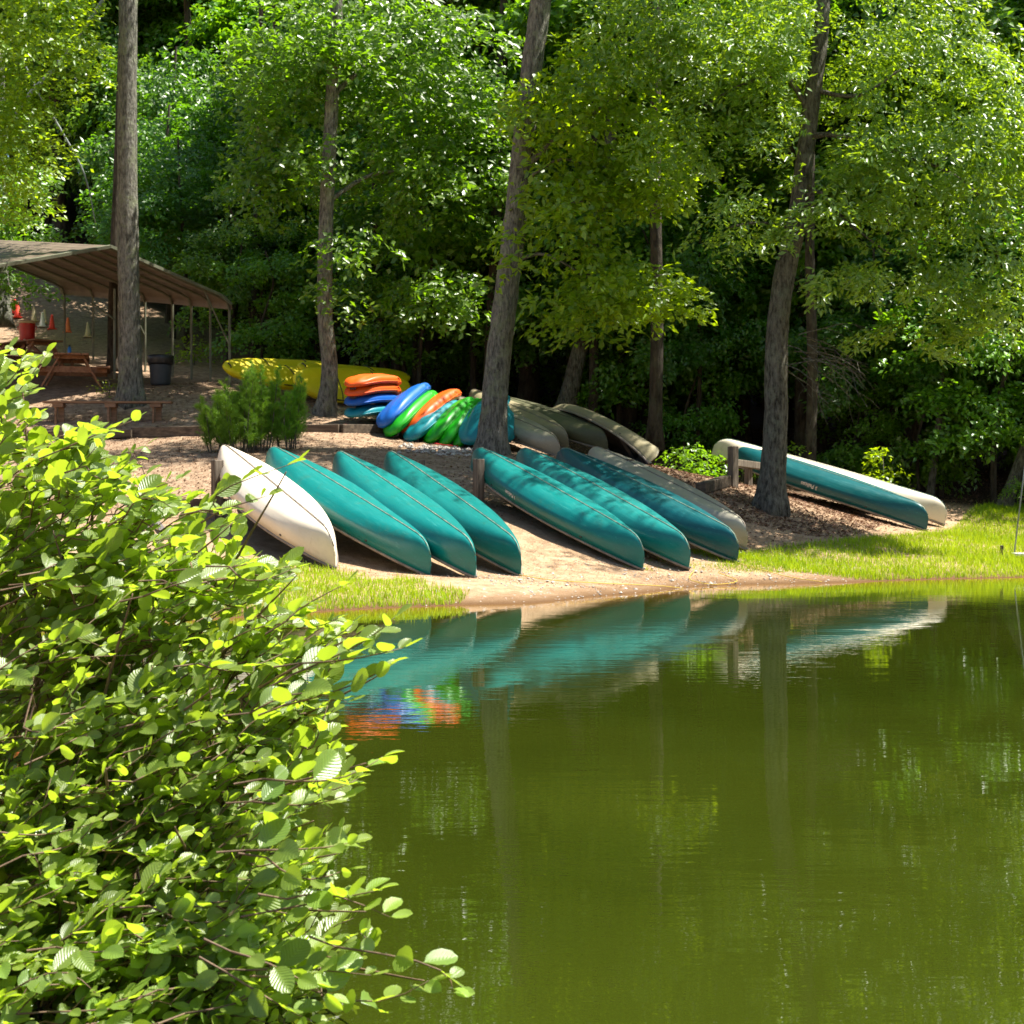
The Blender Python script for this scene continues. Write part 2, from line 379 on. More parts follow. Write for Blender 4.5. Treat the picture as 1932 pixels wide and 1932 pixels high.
def gz_np(X, Y):
    Q = np.stack([np.ravel(X), np.ravel(Y)], 1)/S
    out = np.concatenate([_k(((q[:, None]-_P[None])**2).sum(-1)) @ _w[:_n]+_w[_n]+q @ _w[_n+1:] for q in np.array_split(Q, max(1, len(Q)//4000))])
    return out.reshape(np.shape(X))
def gz(x, y): return float(gz_np(np.array([x]), np.array([y]))[0])
def hit(px, py):
    """where the sight line through a pixel meets the ground"""
    D = np.arange(12, 95, .05); X = (px-CX)/F*D; Z = CH-(py-HY)/F*D; k = int(np.argmax(Z < gz_np(X, D))); return Vector((X[k], D[k], gz(X[k], D[k])))
def onground(px, py_guess, D):
    x = (px-CX)/F*D; return Vector((x, D, gz(x, D)))

def grid(xs, ys, zf, name, mat, kind, label):
    X, Y = np.meshgrid(xs, ys); Z, T = zf(X, Y)
    V = np.stack([X.ravel(), Y.ravel(), Z.ravel()], 1); nx, ny = len(xs), len(ys)
    i = np.arange(nx-1)[None]+nx*np.arange(ny-1)[:, None]; i = i.ravel()
    Fq = np.stack([i, i+1, i+1+nx, i+nx], 1)
    o = mk(name, V, Fq, mat, smooth=True, attr=T.ravel()); tag(o, label, None, kind=kind); return o

def snoise(X, Y, f, seed):
    r = np.random.RandomState(seed); o = 0
    for k in range(6):
        a = r.uniform(0, 6.28); ff = f*r.uniform(.6, 1.7); o = o+np.sin((X*math.cos(a)+Y*math.sin(a))*ff+r.uniform(0, 6.28))
    return o/6
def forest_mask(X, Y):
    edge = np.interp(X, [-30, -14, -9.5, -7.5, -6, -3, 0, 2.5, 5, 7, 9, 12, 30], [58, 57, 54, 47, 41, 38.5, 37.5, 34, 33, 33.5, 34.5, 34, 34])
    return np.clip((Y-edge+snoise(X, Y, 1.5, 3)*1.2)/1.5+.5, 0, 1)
def ground_z(X, Y):
    Z = gz_np(X, Y); land = np.clip((Z+.05)*3, 0, 1)
    Z = Z+land*(.035*snoise(X, Y, 2.1, 1)+.02*snoise(X, Y, 6, 2))+.02*snoise(X, Y, 1.4, 7)
    far = np.clip((np.hypot(X, Y-20)-110)/100, 0, 1); Z = Z*(1-far)+far*20
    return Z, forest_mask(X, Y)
xs = np.concatenate([np.linspace(-400, -32, 16), np.linspace(-30, 26, 281), np.linspace(28, 400, 16)])
ys = np.concatenate([np.linspace(-300, -8, 12), np.linspace(-6, 60, 265), np.linspace(62, 400, 24)])
grid(xs, ys, ground_z, 'ground', M['ground'], 'structure', 'sandy bank rising to a brown leaf littered clearing')
def water_z(X, Y):
    Z = gz_np(X, Y); return np.zeros_like(X), np.clip(1+Z/.32, 0, 1)**1.3
grid(np.linspace(-45, 70, 300), np.linspace(-25, 42, 240), water_z, 'water', M['water'], 'structure', 'still green pond water reflecting the boats and trees')

# ------------------------------------------------------------------ canoes
def hull_pt(u, v, L, B, Dc, De, full=.62):
    """u along -1..1, v 0..1 from one gunwale over the keel to the other"""
    au = abs(u)
    b = B/2*max(0, 1-au**2.15)**.82
    zg = Dc+(De-Dc)*au**3.2
    zk = .012*au*au
    if au > .84:
        t = (au-.84)/.16; zk += .62*De*(1-math.sqrt(max(0, 1-t**2.1)))
    th = math.pi*v; p = full+(1.1-full)*au**5; q = .60+.35*au**4
    c = math.cos(th); s = math.sin(th)
    y = b*math.copysign(abs(c)**p, c); z = zg-(zg-zk)*max(0, s)**q
    z -= .016*max(0, 1-abs(c)/.55)*(1-au**8); y *= 1+.085*math.sin(math.pi*min(1, s*1.6))*(1-au**3)
    return Vector((L/2*u, y, z))

def hull_mesh(name, L, B, Dc, De, mat, NU=49, NV=25, full=.62):
    us = [math.sin(math.pi/2*(-1+2*i/(NU-1))) for i in range(NU)]
    V = [hull_pt(u, j/(NV-1), L, B, Dc, De, full) for u in us for j in range(NV)]
    Fc = np.array([(i*NV+j, (i+1)*NV+j, (i+1)*NV+j+1, i*NV+j+1) for i in range(NU-1) for j in range(NV-1)])
    me = mesh_np(name, [tuple(v) for v in V], Fc, mat, True); me.materials.append(M['inside']); return me

def lettering(text, size, parent, origin, xdir, ydir, mat, bold=.012, shear=.25):
    cu = bpy.data.curves.new('lettering', 'FONT'); cu.body = text; cu.size = size; cu.offset = bold*size; cu.shear = shear
    cu.align_x = 'CENTER'; cu.align_y = 'CENTER'; cu.extrude = .001; cu.materials.append(mat); cu.resolution_u = 3
    tmp = bpy.data.objects.new('lettering', cu); C.objects.link(tmp)
    dg = bpy.context.evaluated_depsgraph_get(); me = bpy.data.meshes.new_from_object(tmp.evaluated_get(dg)); bpy.data.objects.remove(tmp)
    me.materials.clear(); me.materials.append(mat)
    o = bpy.data.objects.new('lettering', me); C.objects.link(o)
    z = xdir.cross(ydir).normalized(); Mx = Matrix((xdir.normalized(), ydir.normalized(), z)).transposed().to_4x4(); Mx.translation = origin
    o.parent = parent; o.matrix_local = Mx; return o

CL, CB, CDc, CDe = 4.95, .90, .375, .48
def axis_frame(A, Bpx, L, nhint, flip=True, DA=None):
    """frame of a boat whose low end is A and whose high end shows at pixel Bpx"""
    best = None
    for i in range(400):
        D = A.y+.002*i*L*1.2*1.0
        P = at(Bpx[0], Bpx[1], D); e = abs((P-A).length-L)
        if best is None or e < best[0]: best = (e, P)
    Bp = best[1]; x = (A-Bp).normalized(); n = Vector(nhint); n = (n-x*n.dot(x)).normalized()
    z = -n if flip else n; y = z.cross(x)
    Mx = Matrix((x, y, z)).transposed().to_4x4(); return A, Bp, Mx

canoe_n = 0
def canoe(label, low, hi, mat, nhint=(0, 0, 1), kind='plastic', text=None, gun='gunwale', keel='keel', end=None, L=CL, tipz=CDe, B=CB, grp=None, slim=1.):
    A, Bp, Mx = axis_frame(at(*low), hi, L, nhint)
    root = thing('canoe', label, 'canoe', group=grp)
    # gunwale tips lie at z = tipz of the local frame: shift so that they meet A and B
    Mx.translation = (A+Bp)/2-(Mx.to_3x3() @ Vector((0, 0, tipz)))
    root.matrix_world = Mx
    Dc = CDc if kind == 'plastic' else .34; Dc = Dc*slim; full = .52 if kind == 'plastic' else .48
    h = bpy.data.objects.new('hull', hull_mesh('hull', L, B, Dc, tipz, M[mat], full=full)); C.objects.link(h); h.parent = root
    s = h.modifiers.new('thickness', 'SOLIDIFY'); s.thickness = .014; s.offset = -1; s.material_offset = 1; s.material_offset_rim = 0
    us = [-1+2*i/28 for i in range(29)]
    for sd in (0, 1):
        pts = [hull_pt(u, sd, L, B, Dc, tipz)+Vector((0, 0, 0)) for u in us]
        MB().tube(pts, [.022]*29, 6).build('gunwale', M[gun], root, smooth=True)
    ks = [-.985+1.97*i/40 for i in range(41)]
    kp = [hull_pt(u, .5, L, B, Dc, tipz)-Vector((0, 0, .002)) for u in ks]
    MB().tube(kp, [.0105]*41, 6).build('keel_strip', M[keel], root, smooth=True)
    MB().tube([p+Vector((0, -.017, .004)) for p in kp[3:-3]], [.009]*35, 4).build('keel_shade', M['blackp'], root)  # black line drawn in for the shaded side of the keel
    for sg in (-1, 1):
        # deck plate closing each end
        V = []; 
        for i in range(7):
            u = sg*(.86+.14*i/6); a = hull_pt(u, 0, L, B, Dc, tipz); b = hull_pt(u, 1, L, B, Dc, tipz)
            V += [a+Vector((0, 0, .012)), (a+b)/2+Vector((0, 0, .03)), b+Vector((0, 0, .012))]
        Fc = [(3*i+k, 3*i+3+k, 3*i+4+k, 3*i+1+k) for i in range(6) for k in range(2)]
        d = mk('deck_plate', V, Fc, M['blackp'], root); m = d.modifiers.new('t', 'SOLIDIFY'); m.thickness = .012
        p = hull_pt(sg*.99, .5, L, B, Dc, tipz); p.z = tipz-.03; p.x = sg*(L/2+.004)
        MB().tube([p+Vector((0, -.02, .0)), p+Vector((sg*.045, 0, .0)), p+Vector((0, .02, 0))], [.007]*3, 6).build('carry_loop', M['pole'], root)
    for u in (-.45, 0, .5):
        b = abs(hull_pt(u, 0, L, B, Dc, tipz).y); z = hull_pt(u, 0, L, B, Dc, tipz).z
        if u == 0: MB().box((0, 0, z-.02), (.07, 2*b, .025)).build('thwart', M['bench'], root, bevel=.006)
        else: MB().box((u*L/2, 0, z-.07), (.24, 2*b, .03)).build('seat', M['blackp'], root, bevel=.008)
    if text:
        u, tx, size, mt = text
        R = Mx.to_3x3()
        for sd, vv in ((0, .062), (1, .938)):
            P = hull_pt(u, vv, L, B, Dc, tipz)
            eu = (hull_pt(u+.01, vv, L, B, Dc, tipz)-hull_pt(u-.01, vv, L, B, Dc, tipz)).normalized()
            ev = (hull_pt(u, vv-.01, L, B, Dc, tipz)-hull_pt(u, vv+.01, L, B, Dc, tipz)).normalized()
            if ev.z < 0: ev = -ev
            n = eu.cross(ev); outw = Vector((0, P.y, 0))
            if n.dot(outw) < 0: eu = -eu; n = -n
            if (R @ n).dot(Vector((0, -1, 0))) > 0.05:
                lettering(tx, size, root, P+n*.007, eu, ev, M[mt])
                if tx == 'Pelican':   # little swoosh ahead of the word
                    w = size*2.05
                    c = P+n*.008-eu*w
                    V = [c+eu*a+ev*b for a, b in ((0, -.3*size), (.42*size, -.1*size), (.3*size, .42*size), (.16*size, .5*size), (.2*size, .05*size))]
                    mk('emblem', V, [(0, 1, 2, 3, 4)], M[mt], root)
    return root, Mx

GA = 'canoes leaning on the rack nearest the left'
GB = 'canoes leaning on the middle rack'
canoe('cream white canoe upside down on the rack beside the short post at the far left', (633, 1072, 21.3), (416, 884), 'cream', (-.12, -.08, 1), grp=GA, keel='gunwale')
canoe('teal canoe lying upside down directly beside the cream white one', (811, 1088, 21.6), (500, 887), 'green', (-.1, 0, 1), grp=GA)
canoe('teal canoe upside down, middle one of the three teal hulls left of the gap', (897, 1090, 21.3), (628, 896), 'green', (-.1, 0, 1), grp=GA)
canoe('teal canoe upside down beside the bare sandy gap, last hull of the left rack', (982, 1087, 22.2), (724, 894), 'green', (-.1, 0, 1), grp=GA)
canoe('dark teal canoe with white inverted Pelican lettering leaning behind the tall square post', (1213, 1075, 23.9), (888, 884), 'green', (-.1, -.05, 1), text=(-.22, 'Pelican', .095, 'white'), grp=GB)
canoe('teal canoe dappled with leaf shadow, second from the tall square post', (1300, 1073, 24.2), (972, 884), 'green', (-.1, -.05, 1), grp=GB)
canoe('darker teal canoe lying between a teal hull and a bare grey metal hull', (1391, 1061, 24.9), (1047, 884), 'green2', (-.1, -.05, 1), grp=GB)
canoe('bare grey metal canoe upside down at the grassy end of the middle rack', (1408, 1037, 26.3), (1106, 880), 'alu', (-.05, -.05, 1), 'metal', gun='gunwale', keel='gunwale', grp=GB)
GC = 'old canoes lying behind the big leaning tree'
canoe('silver canoe with red lettering emerging from behind the big leaning tree trunk', (1057, 862, 31.6), (858, 776), 'alu', (-.1, -.1, 1), 'metal', text=(.42, 'GRUMMAN', .11, 'maroon'), keel='gunwale', grp=GC, tipz=.40, slim=.86, B=.84)
canoe('tan canoe mostly hidden behind the silver one with red lettering', (1073, 848, 32.4), (885, 762), 'tan', (-.1, -.1, 1), keel='gunwale', grp=GC, tipz=.40, slim=.86, B=.84)
canoe('dull olive canoe lying upside down next to the dark open hull', (1147, 850, 32.2), (940, 775), 'olive', (-.1, -.1, 1), keel='olive', grp=GC, tipz=.40, slim=.86, B=.84)
GD = 'pair of canoes on the rack beside the grassy bank'
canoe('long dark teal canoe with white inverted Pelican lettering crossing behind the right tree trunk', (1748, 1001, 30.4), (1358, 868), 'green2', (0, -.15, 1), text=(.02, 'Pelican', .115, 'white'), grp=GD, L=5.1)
canoe('cream canoe lying just behind the dark teal hull by the grass', (1782, 990, 31.5), (1341, 862), 'cream', (0, -.1, 1), grp=GD, L=5.1)
# open hull tipped on its side
canoe('faded olive canoe tipped on its side with its dark hollow inside showing', (1224, 874, 30.9), (1030, 780), 'tan', (.40, .62, .60), keel='tan', grp=GC, tipz=.40, slim=.86, B=.84)

# ------------------------------------------------------------------ kayaks
def kayak_pt(u, v, L, B, H):
    au = abs(u); b = B/2*max(0, 1-au**3.2)**.55; h = H*max(.0, 1-au**7)**.5*(1-.15*au**2)
    zc = .10*au**3
    th = 2*math.pi*v; c, s = math.cos(th), math.sin(th)
    y = b*math.copysign(abs(c)**.75, c); z = h/2*math.copysign(abs(s)**.8, s)
    if s < 0: z += .019*math.cos(y/B*22)*(1-au**3)          # ridges moulded along the bottom
    else: z += -.025*max(0, 1-(y/b)**2 if b > 1e-6 else 0)*(1-au**2)  # dished deck
    return Vector((L/2*u, y, zc+z))

KM = {}
def kayak(label, low, hi, mat, nhint, L=2.6, B=.74, H=.30, grp=None, flip=True, text=None, recess=True, strap=False):
    A, Bp, Mx = axis_frame(at(*low), hi, L, nhint, flip)
    Mx.translation = (A+Bp)/2
    root = thing('kayak', label, 'kayak', group=grp); root.matrix_world = Mx
    key = (mat, L, B, H)
    if key not in KM:
        NU, NV = 41, 36
        us = [math.sin(math.pi/2*(-1+2*i/(NU-1))) for i in range(NU)]
        V = [tuple(kayak_pt(u, j/NV, L, B, H)) for u in us for j in range(NV)]
        Fc = np.array([(i*NV+j, i*NV+(j+1) % NV, (i+1)*NV+(j+1) % NV, (i+1)*NV+j) for i in range(NU-1) for j in range(NV)])
        KM[key] = mesh_np('hull', V, Fc, M[mat], True)
    h = bpy.data.objects.new('hull', KM[key]); C.objects.link(h); h.parent = root
    for sg in (-1, 1):
        x = sg*L/2*.93
        MB().tube([kayak_pt(sg*.93, .25, L, B, H)+Vector((0, a_, b_)) for a_, b_ in ((-.07, -.01), (-.06, .03), (.06, .03), (.07, -.01))], .016, 6).build('handle', M['blackp'], root)
    # seat well, rim line and side scoop
    rim = [kayak_pt(-.9+1.8*i/24, .02, L, B, H)+Vector((0, .004, 0)) for i in range(25)]
    rim2 = [Vector((p.x, -p.y, p.z)) for p in rim]
    for r_ in (rim, rim2): MB().tube(r_, [.011]*25, 5).build('rim', M[mat], root, smooth=True)
    if strap:
        MB().tube([kayak_pt(-.5+1.05*i/14, .06, L, B, H)+Vector((0, .006, .012)) for i in range(15)], [.014]*15, 5).build('side_line', M['blackp'], root)
        for u_ in (-.35, .3): MB().tube([kayak_pt(u_, .08+.34*i/8, L, B, H)+Vector((0, 0, .012)) for i in range(9)], [.012]*9, 5).build('strap', M['blackp'], root)
    if recess:
        for sd in (1, -1):
            p = kayak_pt(-.45, .0, L, B, H); p.y = sd*(abs(p.y)-.004)
            V, Fc = [], []
            for r_, dy in ((.085, .0), (.07, .012), (.055, -.004)):
                for i in range(14):
                    a = 2*math.pi*i/14; V.append((p.x+r_*1.2*math.cos(a), p.y+sd*dy, p.z+r_*.8*math.sin(a)))
            for j in range(2):
                for i in range(14): Fc.append((j*14+i, j*14+(i+1) % 14, (j+1)*14+(i+1) % 14, (j+1)*14+i))
            Fc.append(tuple(28+i for i in range(14)))
            mk('side_scoop', V, Fc, M[mat], root, smooth=True)
    if text:
        R = Mx.to_3x3(); u, vv, size, tx = text
        P = kayak_pt(u, vv, L, B, H); P2 = kayak_pt(u+.01, vv, L, B, H)
        eu = (P2-P).normalized(); ev = (kayak_pt(u, vv+.01, L, B, H)-P).normalized(); n = eu.cross(ev)
        if n.dot(P) < 0: n = -n
        right = Vector((1, 0, 0)); e = eu if (R @ eu).dot(right) > 0 else -eu
        upv = n.cross(e)
        lettering(tx, size, root, P+n*.012, e, upv, M['blackp'], shear=.15)
    return root

def ndir(low, hi):   # thin direction of a leaning kayak: square to its long direction as seen from the pond
    dx, dz = hi[0]-low[0], -(hi[1]-low[1]); n = Vector((-dz, 0, dx)).normalized(); n.y = -.35; return n.normalized()
GK = 'short kayaks stacked and leaning between two trees'
lab = [
 ('bright orange kayak on top of the flat stack of four', (700, 724, 34.7), (708, 712), 'korange'),
 ('darker orange kayak lying second in the flat stack of four', (700, 741, 34.75), (708, 729), 'korange'),
 ('blue kayak lying flat under the two orange ones', (700, 759, 34.8), (708, 747), 'kblue'),
 ('teal kayak at the bottom of the flat stack of four', (700, 781, 34.85), (708, 767), 'kteal')]
for l, lo_, hi_, mt in lab:
    kayak(l, (662, lo_[1]-6, lo_[2]-.9), (744, lo_[1]-7), mt, (0, 0, 1), grp=GK, L=1.9, B=.8, H=.25, flip=True)
dm = [
 ('blue kayak leaning against the end of the flat stack', (722, 793, 34.4), (796, 730), 'kblue'),
 ('green kayak leaning on the blue one with a pale side scoop', (735, 810, 34.3), (810, 744), 'kgreen'),
 ('orange kayak leaning among the green and teal ones', (764, 806, 34.5), (856, 738), 'korange'),
 ('teal kayak wedged under the leaning orange one', (773, 820, 34.1), (854, 762), 'kteal'),
 ('bright green kayak leaning right of the wedged teal one', (810, 824, 34.0), (880, 757), 'kgreen'),
 ('green kayak leaning second of the bright green three', (837, 829, 33.9), (893, 762), 'kgreen'),
 ('narrowly showing green kayak leaning against the large upright teal one', (862, 832, 33.8), (903, 765), 'kgreen')]
for l, lo_, hi_, mt in dm:
    kayak(l, (*lo_[:2], lo_[2]-1.3), hi_, mt, ndir(lo_, hi_), grp=GK, H=.33, L=2.3, B=.88)
kayak('large teal kayak standing nearly upright against the leaning tree', (896, 826, 32.0), (930, 748), 'kteal', (-.5, -.82, .3), grp=GK, H=.34, L=1.9, B=1.05)
kayak('teal kayak half hidden behind the leaning tree trunk', (953, 822, 32.0), (955, 766), 'kteal', (.6, -.75, .1), grp=GK, H=.28, L=1.9, B=.62)
GY = 'long yellow kayaks heaped behind the young pines'
kayak('long yellow kayak with pale sunlit rim, rearmost of the heap by the shelter', (418, 700, 37.3), (655, 706), 'kyellow', (.05, -.82, .57), L=4.1, B=.9, H=.34, grp=GY, flip=False, strap=True)
kayak('yellow kayak nested against the rearmost one behind the pine tops', (462, 712, 36.8), (700, 716), 'kyellow', (.05, -.8, .6), L=4.1, B=.82, H=.3, grp=GY, flip=False, strap=True)
kayak('yellow kayak with small black lettering right behind the curved tree trunk', (549, 722, 36.3), (772, 736), 'kyellow', (.03, -.96, .28), L=4.1, B=.92, H=.34, grp=GY, flip=False, strap=True, text=(-.62, .33, .11, 'Malibu'))
kayak('yellow kayak whose tail pokes out beyond the orange stack', (560, 700, 37.4), (768, 716), 'kyellow', (.05, -.7, .7), L=4.1, B=.85, H=.3, grp=GY, flip=False, strap=True)

# ------------------------------------------------------------------ racks and timbers
def post(label, px, py_top, D, w=.15, rz=.6, z0=None, cat='post'):
    x = (px-CX)/F*D; g = gz(x, D); top = at(px, py_top, D).z
    b = MB().box((0, 0, (top-g-.25)/2), (w, w, top-g+.25))
    o = b.build('rack_post', M['post'], None, bevel=.012); o.location = (x, D, g); o.rotation_euler.z = rz
    tag(o, label, cat, 'square posts holding up the canoe racks'); return o
def beam(name, label, a, b, w, h, mat, cat, grp=None, bevel=.015, sub=1):
    a, b = Vector(a), Vector(b); c = (a+b)/2
    m = MB(); n = 6
    for i in range(n+1): pass
    m.bar(a-c, b-c, w, h)
    o = m.build(name, M[mat], None, bevel=bevel); o.location = c; return tag(o, label, cat, grp)
post('short grey square post with a yellow cord, beside the cream white canoe', 410, 868, 24.3)
post('small post top showing behind the last teal canoe of the left rack', 791, 868, 27.6)
post('tall grey square post at the head of the middle rack', 903, 866, 26.8)
post('small post top between the grey metal canoe and the tipped open hull', 1186, 866, 29.2)
post('grey square post under the pair of canoes near the right tree', 1383, 842, 30)
post('grey post half hidden behind the pair of canoes', 1412, 872, 31.2, .12)
def rail(l, p1, p2): beam('rack_rail', l, at(*p1), at(*p2), .09, .14, 'post', 'rail', 'rails of the canoe racks')
rail('horizontal rail of the left canoe rack', (405, 912, 25.5), (800, 893, 27.7))
rail('horizontal rail of the middle canoe rack', (900, 903, 27.0), (1190, 889, 29.3))
rail('horizontal rail of the right canoe rack', (1380, 872, 30.2), (1440, 880, 31.6))
GT = 'landscape timbers set into the slope'
beam('landscape_timber', 'old cracked timber lying in front of the long bench', hit(251, 824)+Vector((0, 0, .08)), hit(420, 820)+Vector((0, 0, .08)), .2, .22, 'timber', 'timber', GT)
beam('landscape_timber', 'lower timber half hidden behind the leafy bush below the bench', hit(50, 829)+Vector((0, 0, .08)), hit(249, 826)+Vector((0, 0, .08)), .2, .18, 'timber', 'timber', GT)
beam('landscape_timber', 'timber running behind the young pines', hit(421, 820)+Vector((0, 0, .08)), hit(640, 817)+Vector((0, 0, .08)), .2, .2, 'timber', 'timber', GT)
beam('landscape_timber', 'timber in front of the flat kayak stack', hit(642, 817)+Vector((0, 0, .08)), hit(735, 816)+Vector((0, 0, .06)), .2, .2, 'timber', 'timber', GT)
beam('landscape_timber', 'pale topped timber below the left rack post', hit(308, 960)+Vector((0, 0, .07)), hit(500, 958)+Vector((0, 0, .07)), .16, .16, 'timber', 'timber', GT)
beam('landscape_timber', 'short timber step beside the right rack post', hit(1322, 930)+Vector((0, 0, .08)), hit(1372, 915)+Vector((0, 0, .08)), .2, .2, 'timber', 'timber', GT)

# driftwood stump
rs = random.Random(4)
def jag_stump(p, r, h, label, tilt=0):
    n = 26; V = []; Fc = []
    prof = [(1.35, -.1), (1.1, .08), (1, .3), (.97, .7), (.9, 1)]
    gr = [rs.uniform(.82, 1.1) for _ in range(n)]; tp = [rs.uniform(-.22, .12) for _ in range(n)]
    for j, (k, z) in enumerate(prof):
        for i in range(n):
            a = 2*math.pi*i/n; V.append((r*k*gr[i]*math.cos(a), r*k*gr[i]*math.sin(a), h*z+(tp[i]*h if j == 4 else 0)))
    for j in range(4):
        for i in range(n): Fc.append((j*n+i, j*n+(i+1) % n, (j+1)*n+(i+1) % n, (j+1)*n+i))
    Fc.append(tuple(4*n+i for i in range(n)))
    o = mk('driftwood_stump', V, Fc, M['driftwood']); o.location = p; o.rotation_euler = (0, tilt, 0)
    return tag(o, label, 'stump')
jag_stump(onground(264, 0, 23.5), .13, .55, 'grey splintered stump poking through the leafy bush')
beam('driftwood_log', 'grey driftwood piece leaning down from the splintered stump', onground(272, 0, 23.4)+Vector((0, 0, .3)), onground(312, 0, 22.6)+Vector((0, 0, .05)), .12, .1, 'driftwood', 'driftwood')

# ------------------------------------------------------------------ ropes, pole, board
def rope(label, pts, mat, r=.006, cat='rope'):
    P = []
    for x, y in pts: P.append(Vector((x, y, gz(x, y)+.03)))
    Q, _ = smooth_path(P, [1]*len(P), 6)
    for q in Q: q.z = max(q.z, gz(q.x, q.y)+.02)
    c = Q[0].copy(); o = MB().tube([q-c for q in Q], [r]*len(Q), 5).build('rope', M[mat], None, smooth=True); o.location = c
    return tag(o, label, cat, 'mooring ropes trailing on the ground')
rope('thin yellow rope running along the sand from the last teal canoe of the left rack', [(.1, 22.1), (.5, 21.6), (1.2, 21.7), (2.0, 22.2), (2.4, 22.3)], 'yrope')
rope('yellow rope looping on the sand from the second canoe of the middle rack', [(2.75, 24.0), (2.6, 23.2), (2.9, 22.9), (3.3, 23.3), (3.1, 23.9)], 'yrope')
rope('yellow rope trailing to the water from the darker teal canoe', [(3.52, 24.8), (3.9, 24.2), (4.2, 23.8), (4.6, 23.6)], 'yrope')
rope('tangled red rope under the flat kayak stack', [(-3.6, 34.2), (-3.2, 34.0), (-3.4, 33.9), (-3.0, 33.8), (-3.2, 34.1), (-2.9, 34.0), (-2.6, 33.8)], 'rrope', .014)
rope('short red rope end in front of the bright green kayaks', [(-1.6, 32.7), (-1.3, 32.5), (-1.1, 32.55)], 'rrope', .014)
yc = MB().tube([(0, 0, 0), (.02, 0, .07), (.05, 0, .10), (.03, 0, .02), (.06, 0, -.05)], [.008]*5, 5).build('cord', M['yrope'])
yc.location = at(413, 868, 25.2); tag(yc, 'yellow cord tied on top of the short grey post', 'cord')
b = at(1912, 1047, 27.5); t_ = at(1934, 880, 27.5)
po = MB().tube([Vector((0, 0, -.1)), t_-b+Vector((.1, 0, .9))], [.014, .011], 8).build('pole', M['pole'], None, smooth=True); po.location = b
tag(po, 'thin grey pole leaning up from the grass at the right edge', 'pole')
bd = MB().box((0, 0, 0), (.6, .3, .05)).build('board', M['white'], None, bevel=.01); bd.location = at(1945, 1046, 27.3); tag(bd, 'pale board lying in the grass by the thin pole', 'board')
sk = MB().box((0, 0, 0), (.05, .05, .2)).build('stake', M['post'], None, bevel=.008); sk.location = at(1890, 1040, 27.3); tag(sk, 'small dark stake in the grass beside the pale board', 'stake')

# ------------------------------------------------------------------ picnic area
def plank(parent, c, d, mat='table', rot=None): return MB().box(c, d, rot, .004).build('plank', M[mat], parent, bevel=.006)
def picnic_table(label, loc, rz):
    t = thing('picnic_table', label, 'picnic table', loc, rz, 'picnic tables beside the shelter')
    for i in range(5): plank(t, (-.30+.15*i, 0, .73), (.138, 1.85, .038))
    for s in (-1, 1):
        for k in (0, 1): plank(t, (s*(.60+.15*k), 0, .44), (.138, 1.85, .038))
    for y in (-.62, .62):
        for s in (-1, 1): MB().bar((s*.24, y, .71), (s*.62, y, .0), .04, .14, (0, 1, 0)).build('leg', M['table'], t, bevel=.006)
        MB().box((0, y+.045, .40), (1.5, .04, .14)).build('seat_support', M['table'], t, bevel=.006)
        MB().box((0, y+.045, .68), (.72, .04, .09)).build('top_support', M['table'], t, bevel=.006)
    for s in (-1, 1): MB().bar((0, s*.1, .69), (0, s*.55, .42), .04, .09).build('brace', M['table'], t)
    t.scale = (1.1, 1.1, 1.05)
    return t
p2 = at(136, 733, 38.6); picnic_table('brown picnic table with a blue bottle on it, end on towards the pond', p2, math.radians(14))
p1 = at(52, 703, 41.0); picnic_table('darker picnic table carrying the red drinks barrel', p1, math.radians(48))
def jug():
    t = thing('drinks_barrel', 'tall red insulated drinks barrel standing on the darker picnic table', 'drinks barrel', (p1.x+.02, p1.y-.1, p1.z+.75), 0)
    MB().lathe([(.17, 0), (.185, .03), (.195, .25), (.2, .48), (.205, .5)], 24).build('body', M['redjug'], t, smooth=True)
    MB().lathe([(.215, .5), (.22, .54), (.2, .57), (.1, .58)], 24).build('lid', M['tancone'], t, smooth=True)
    MB().tube([(0, -.19, .07), (0, -.25, .07), (0, -.26, .03)], .018, 8).build('spigot', M['white'], t)
    for s in (-1, 1): MB().tube([(s*.19, 0, .36), (s*.24, 0, .34), (s*.24, 0, .42), (s*.2, 0, .44)], .012, 6).build('handle', M['redjug'], t)
jug()
t = thing('water_bottle', 'blue water bottle standing on the end on picnic table', 'bottle', at(131, 673.5, 38.6))
MB().lathe([(.04, 0), (.044, .02), (.044, .2), (.03, .235), (.022, .25)], 14).build('body', M['bottle'], t, smooth=True)
MB().lathe([(.025, .25), (.025, .285), (.02, .29)], 12).build('cap', M['blackp'], t, smooth=True)
def bench():
    a, b_ = at(84, 759, 35.3), at(324, 759, 35.3); L = (b_-a).length; c = (a+b_)/2; g = gz(c.x, c.y)
    t = thing('bench', 'long plain wooden bench on three supports in front of the left tree', 'bench', (c.x, c.y, g), math.radians(2))
    H = c.z-g
    for i in range(2): plank(t, (0, -.075+.15*i, H), (L, .14, .045), 'bench')
    for x in (-.37*L, .04*L, .39*L):
        MB().box((x, .06, (H-.02)/2-.04), (.13, .05, H-.02+.08)).build('leg', M['bench'], t, bevel=.005)
        MB().box((x-.09, -.05, (H-.02)/2-.04), (.05, .1, H-.02+.08)).build('leg', M['bench'], t, bevel=.005)
        MB().box((x-.04, 0, H-.07), (.24, .26, .09)).build('cleat', M['bench'], t, bevel=.005)
bench()
t = thing('litter_bin', 'dark grey round litter bin with a black liner behind the left tree', 'litter bin', at(303, 727, 39.0))
MB().lathe([(.22, 0), (.24, .05), (.285, .6), (.29, .62)], 24).build('body', M['bin'], t, smooth=True)
MB().lathe([(.29, .5), (.31, .55), (.315, .64), (.33, .72), (.30, .74), (.22, .70)], 20).build('liner', M['bag'], t, smooth=True)
GCn = 'traffic cones standing on the clearing'
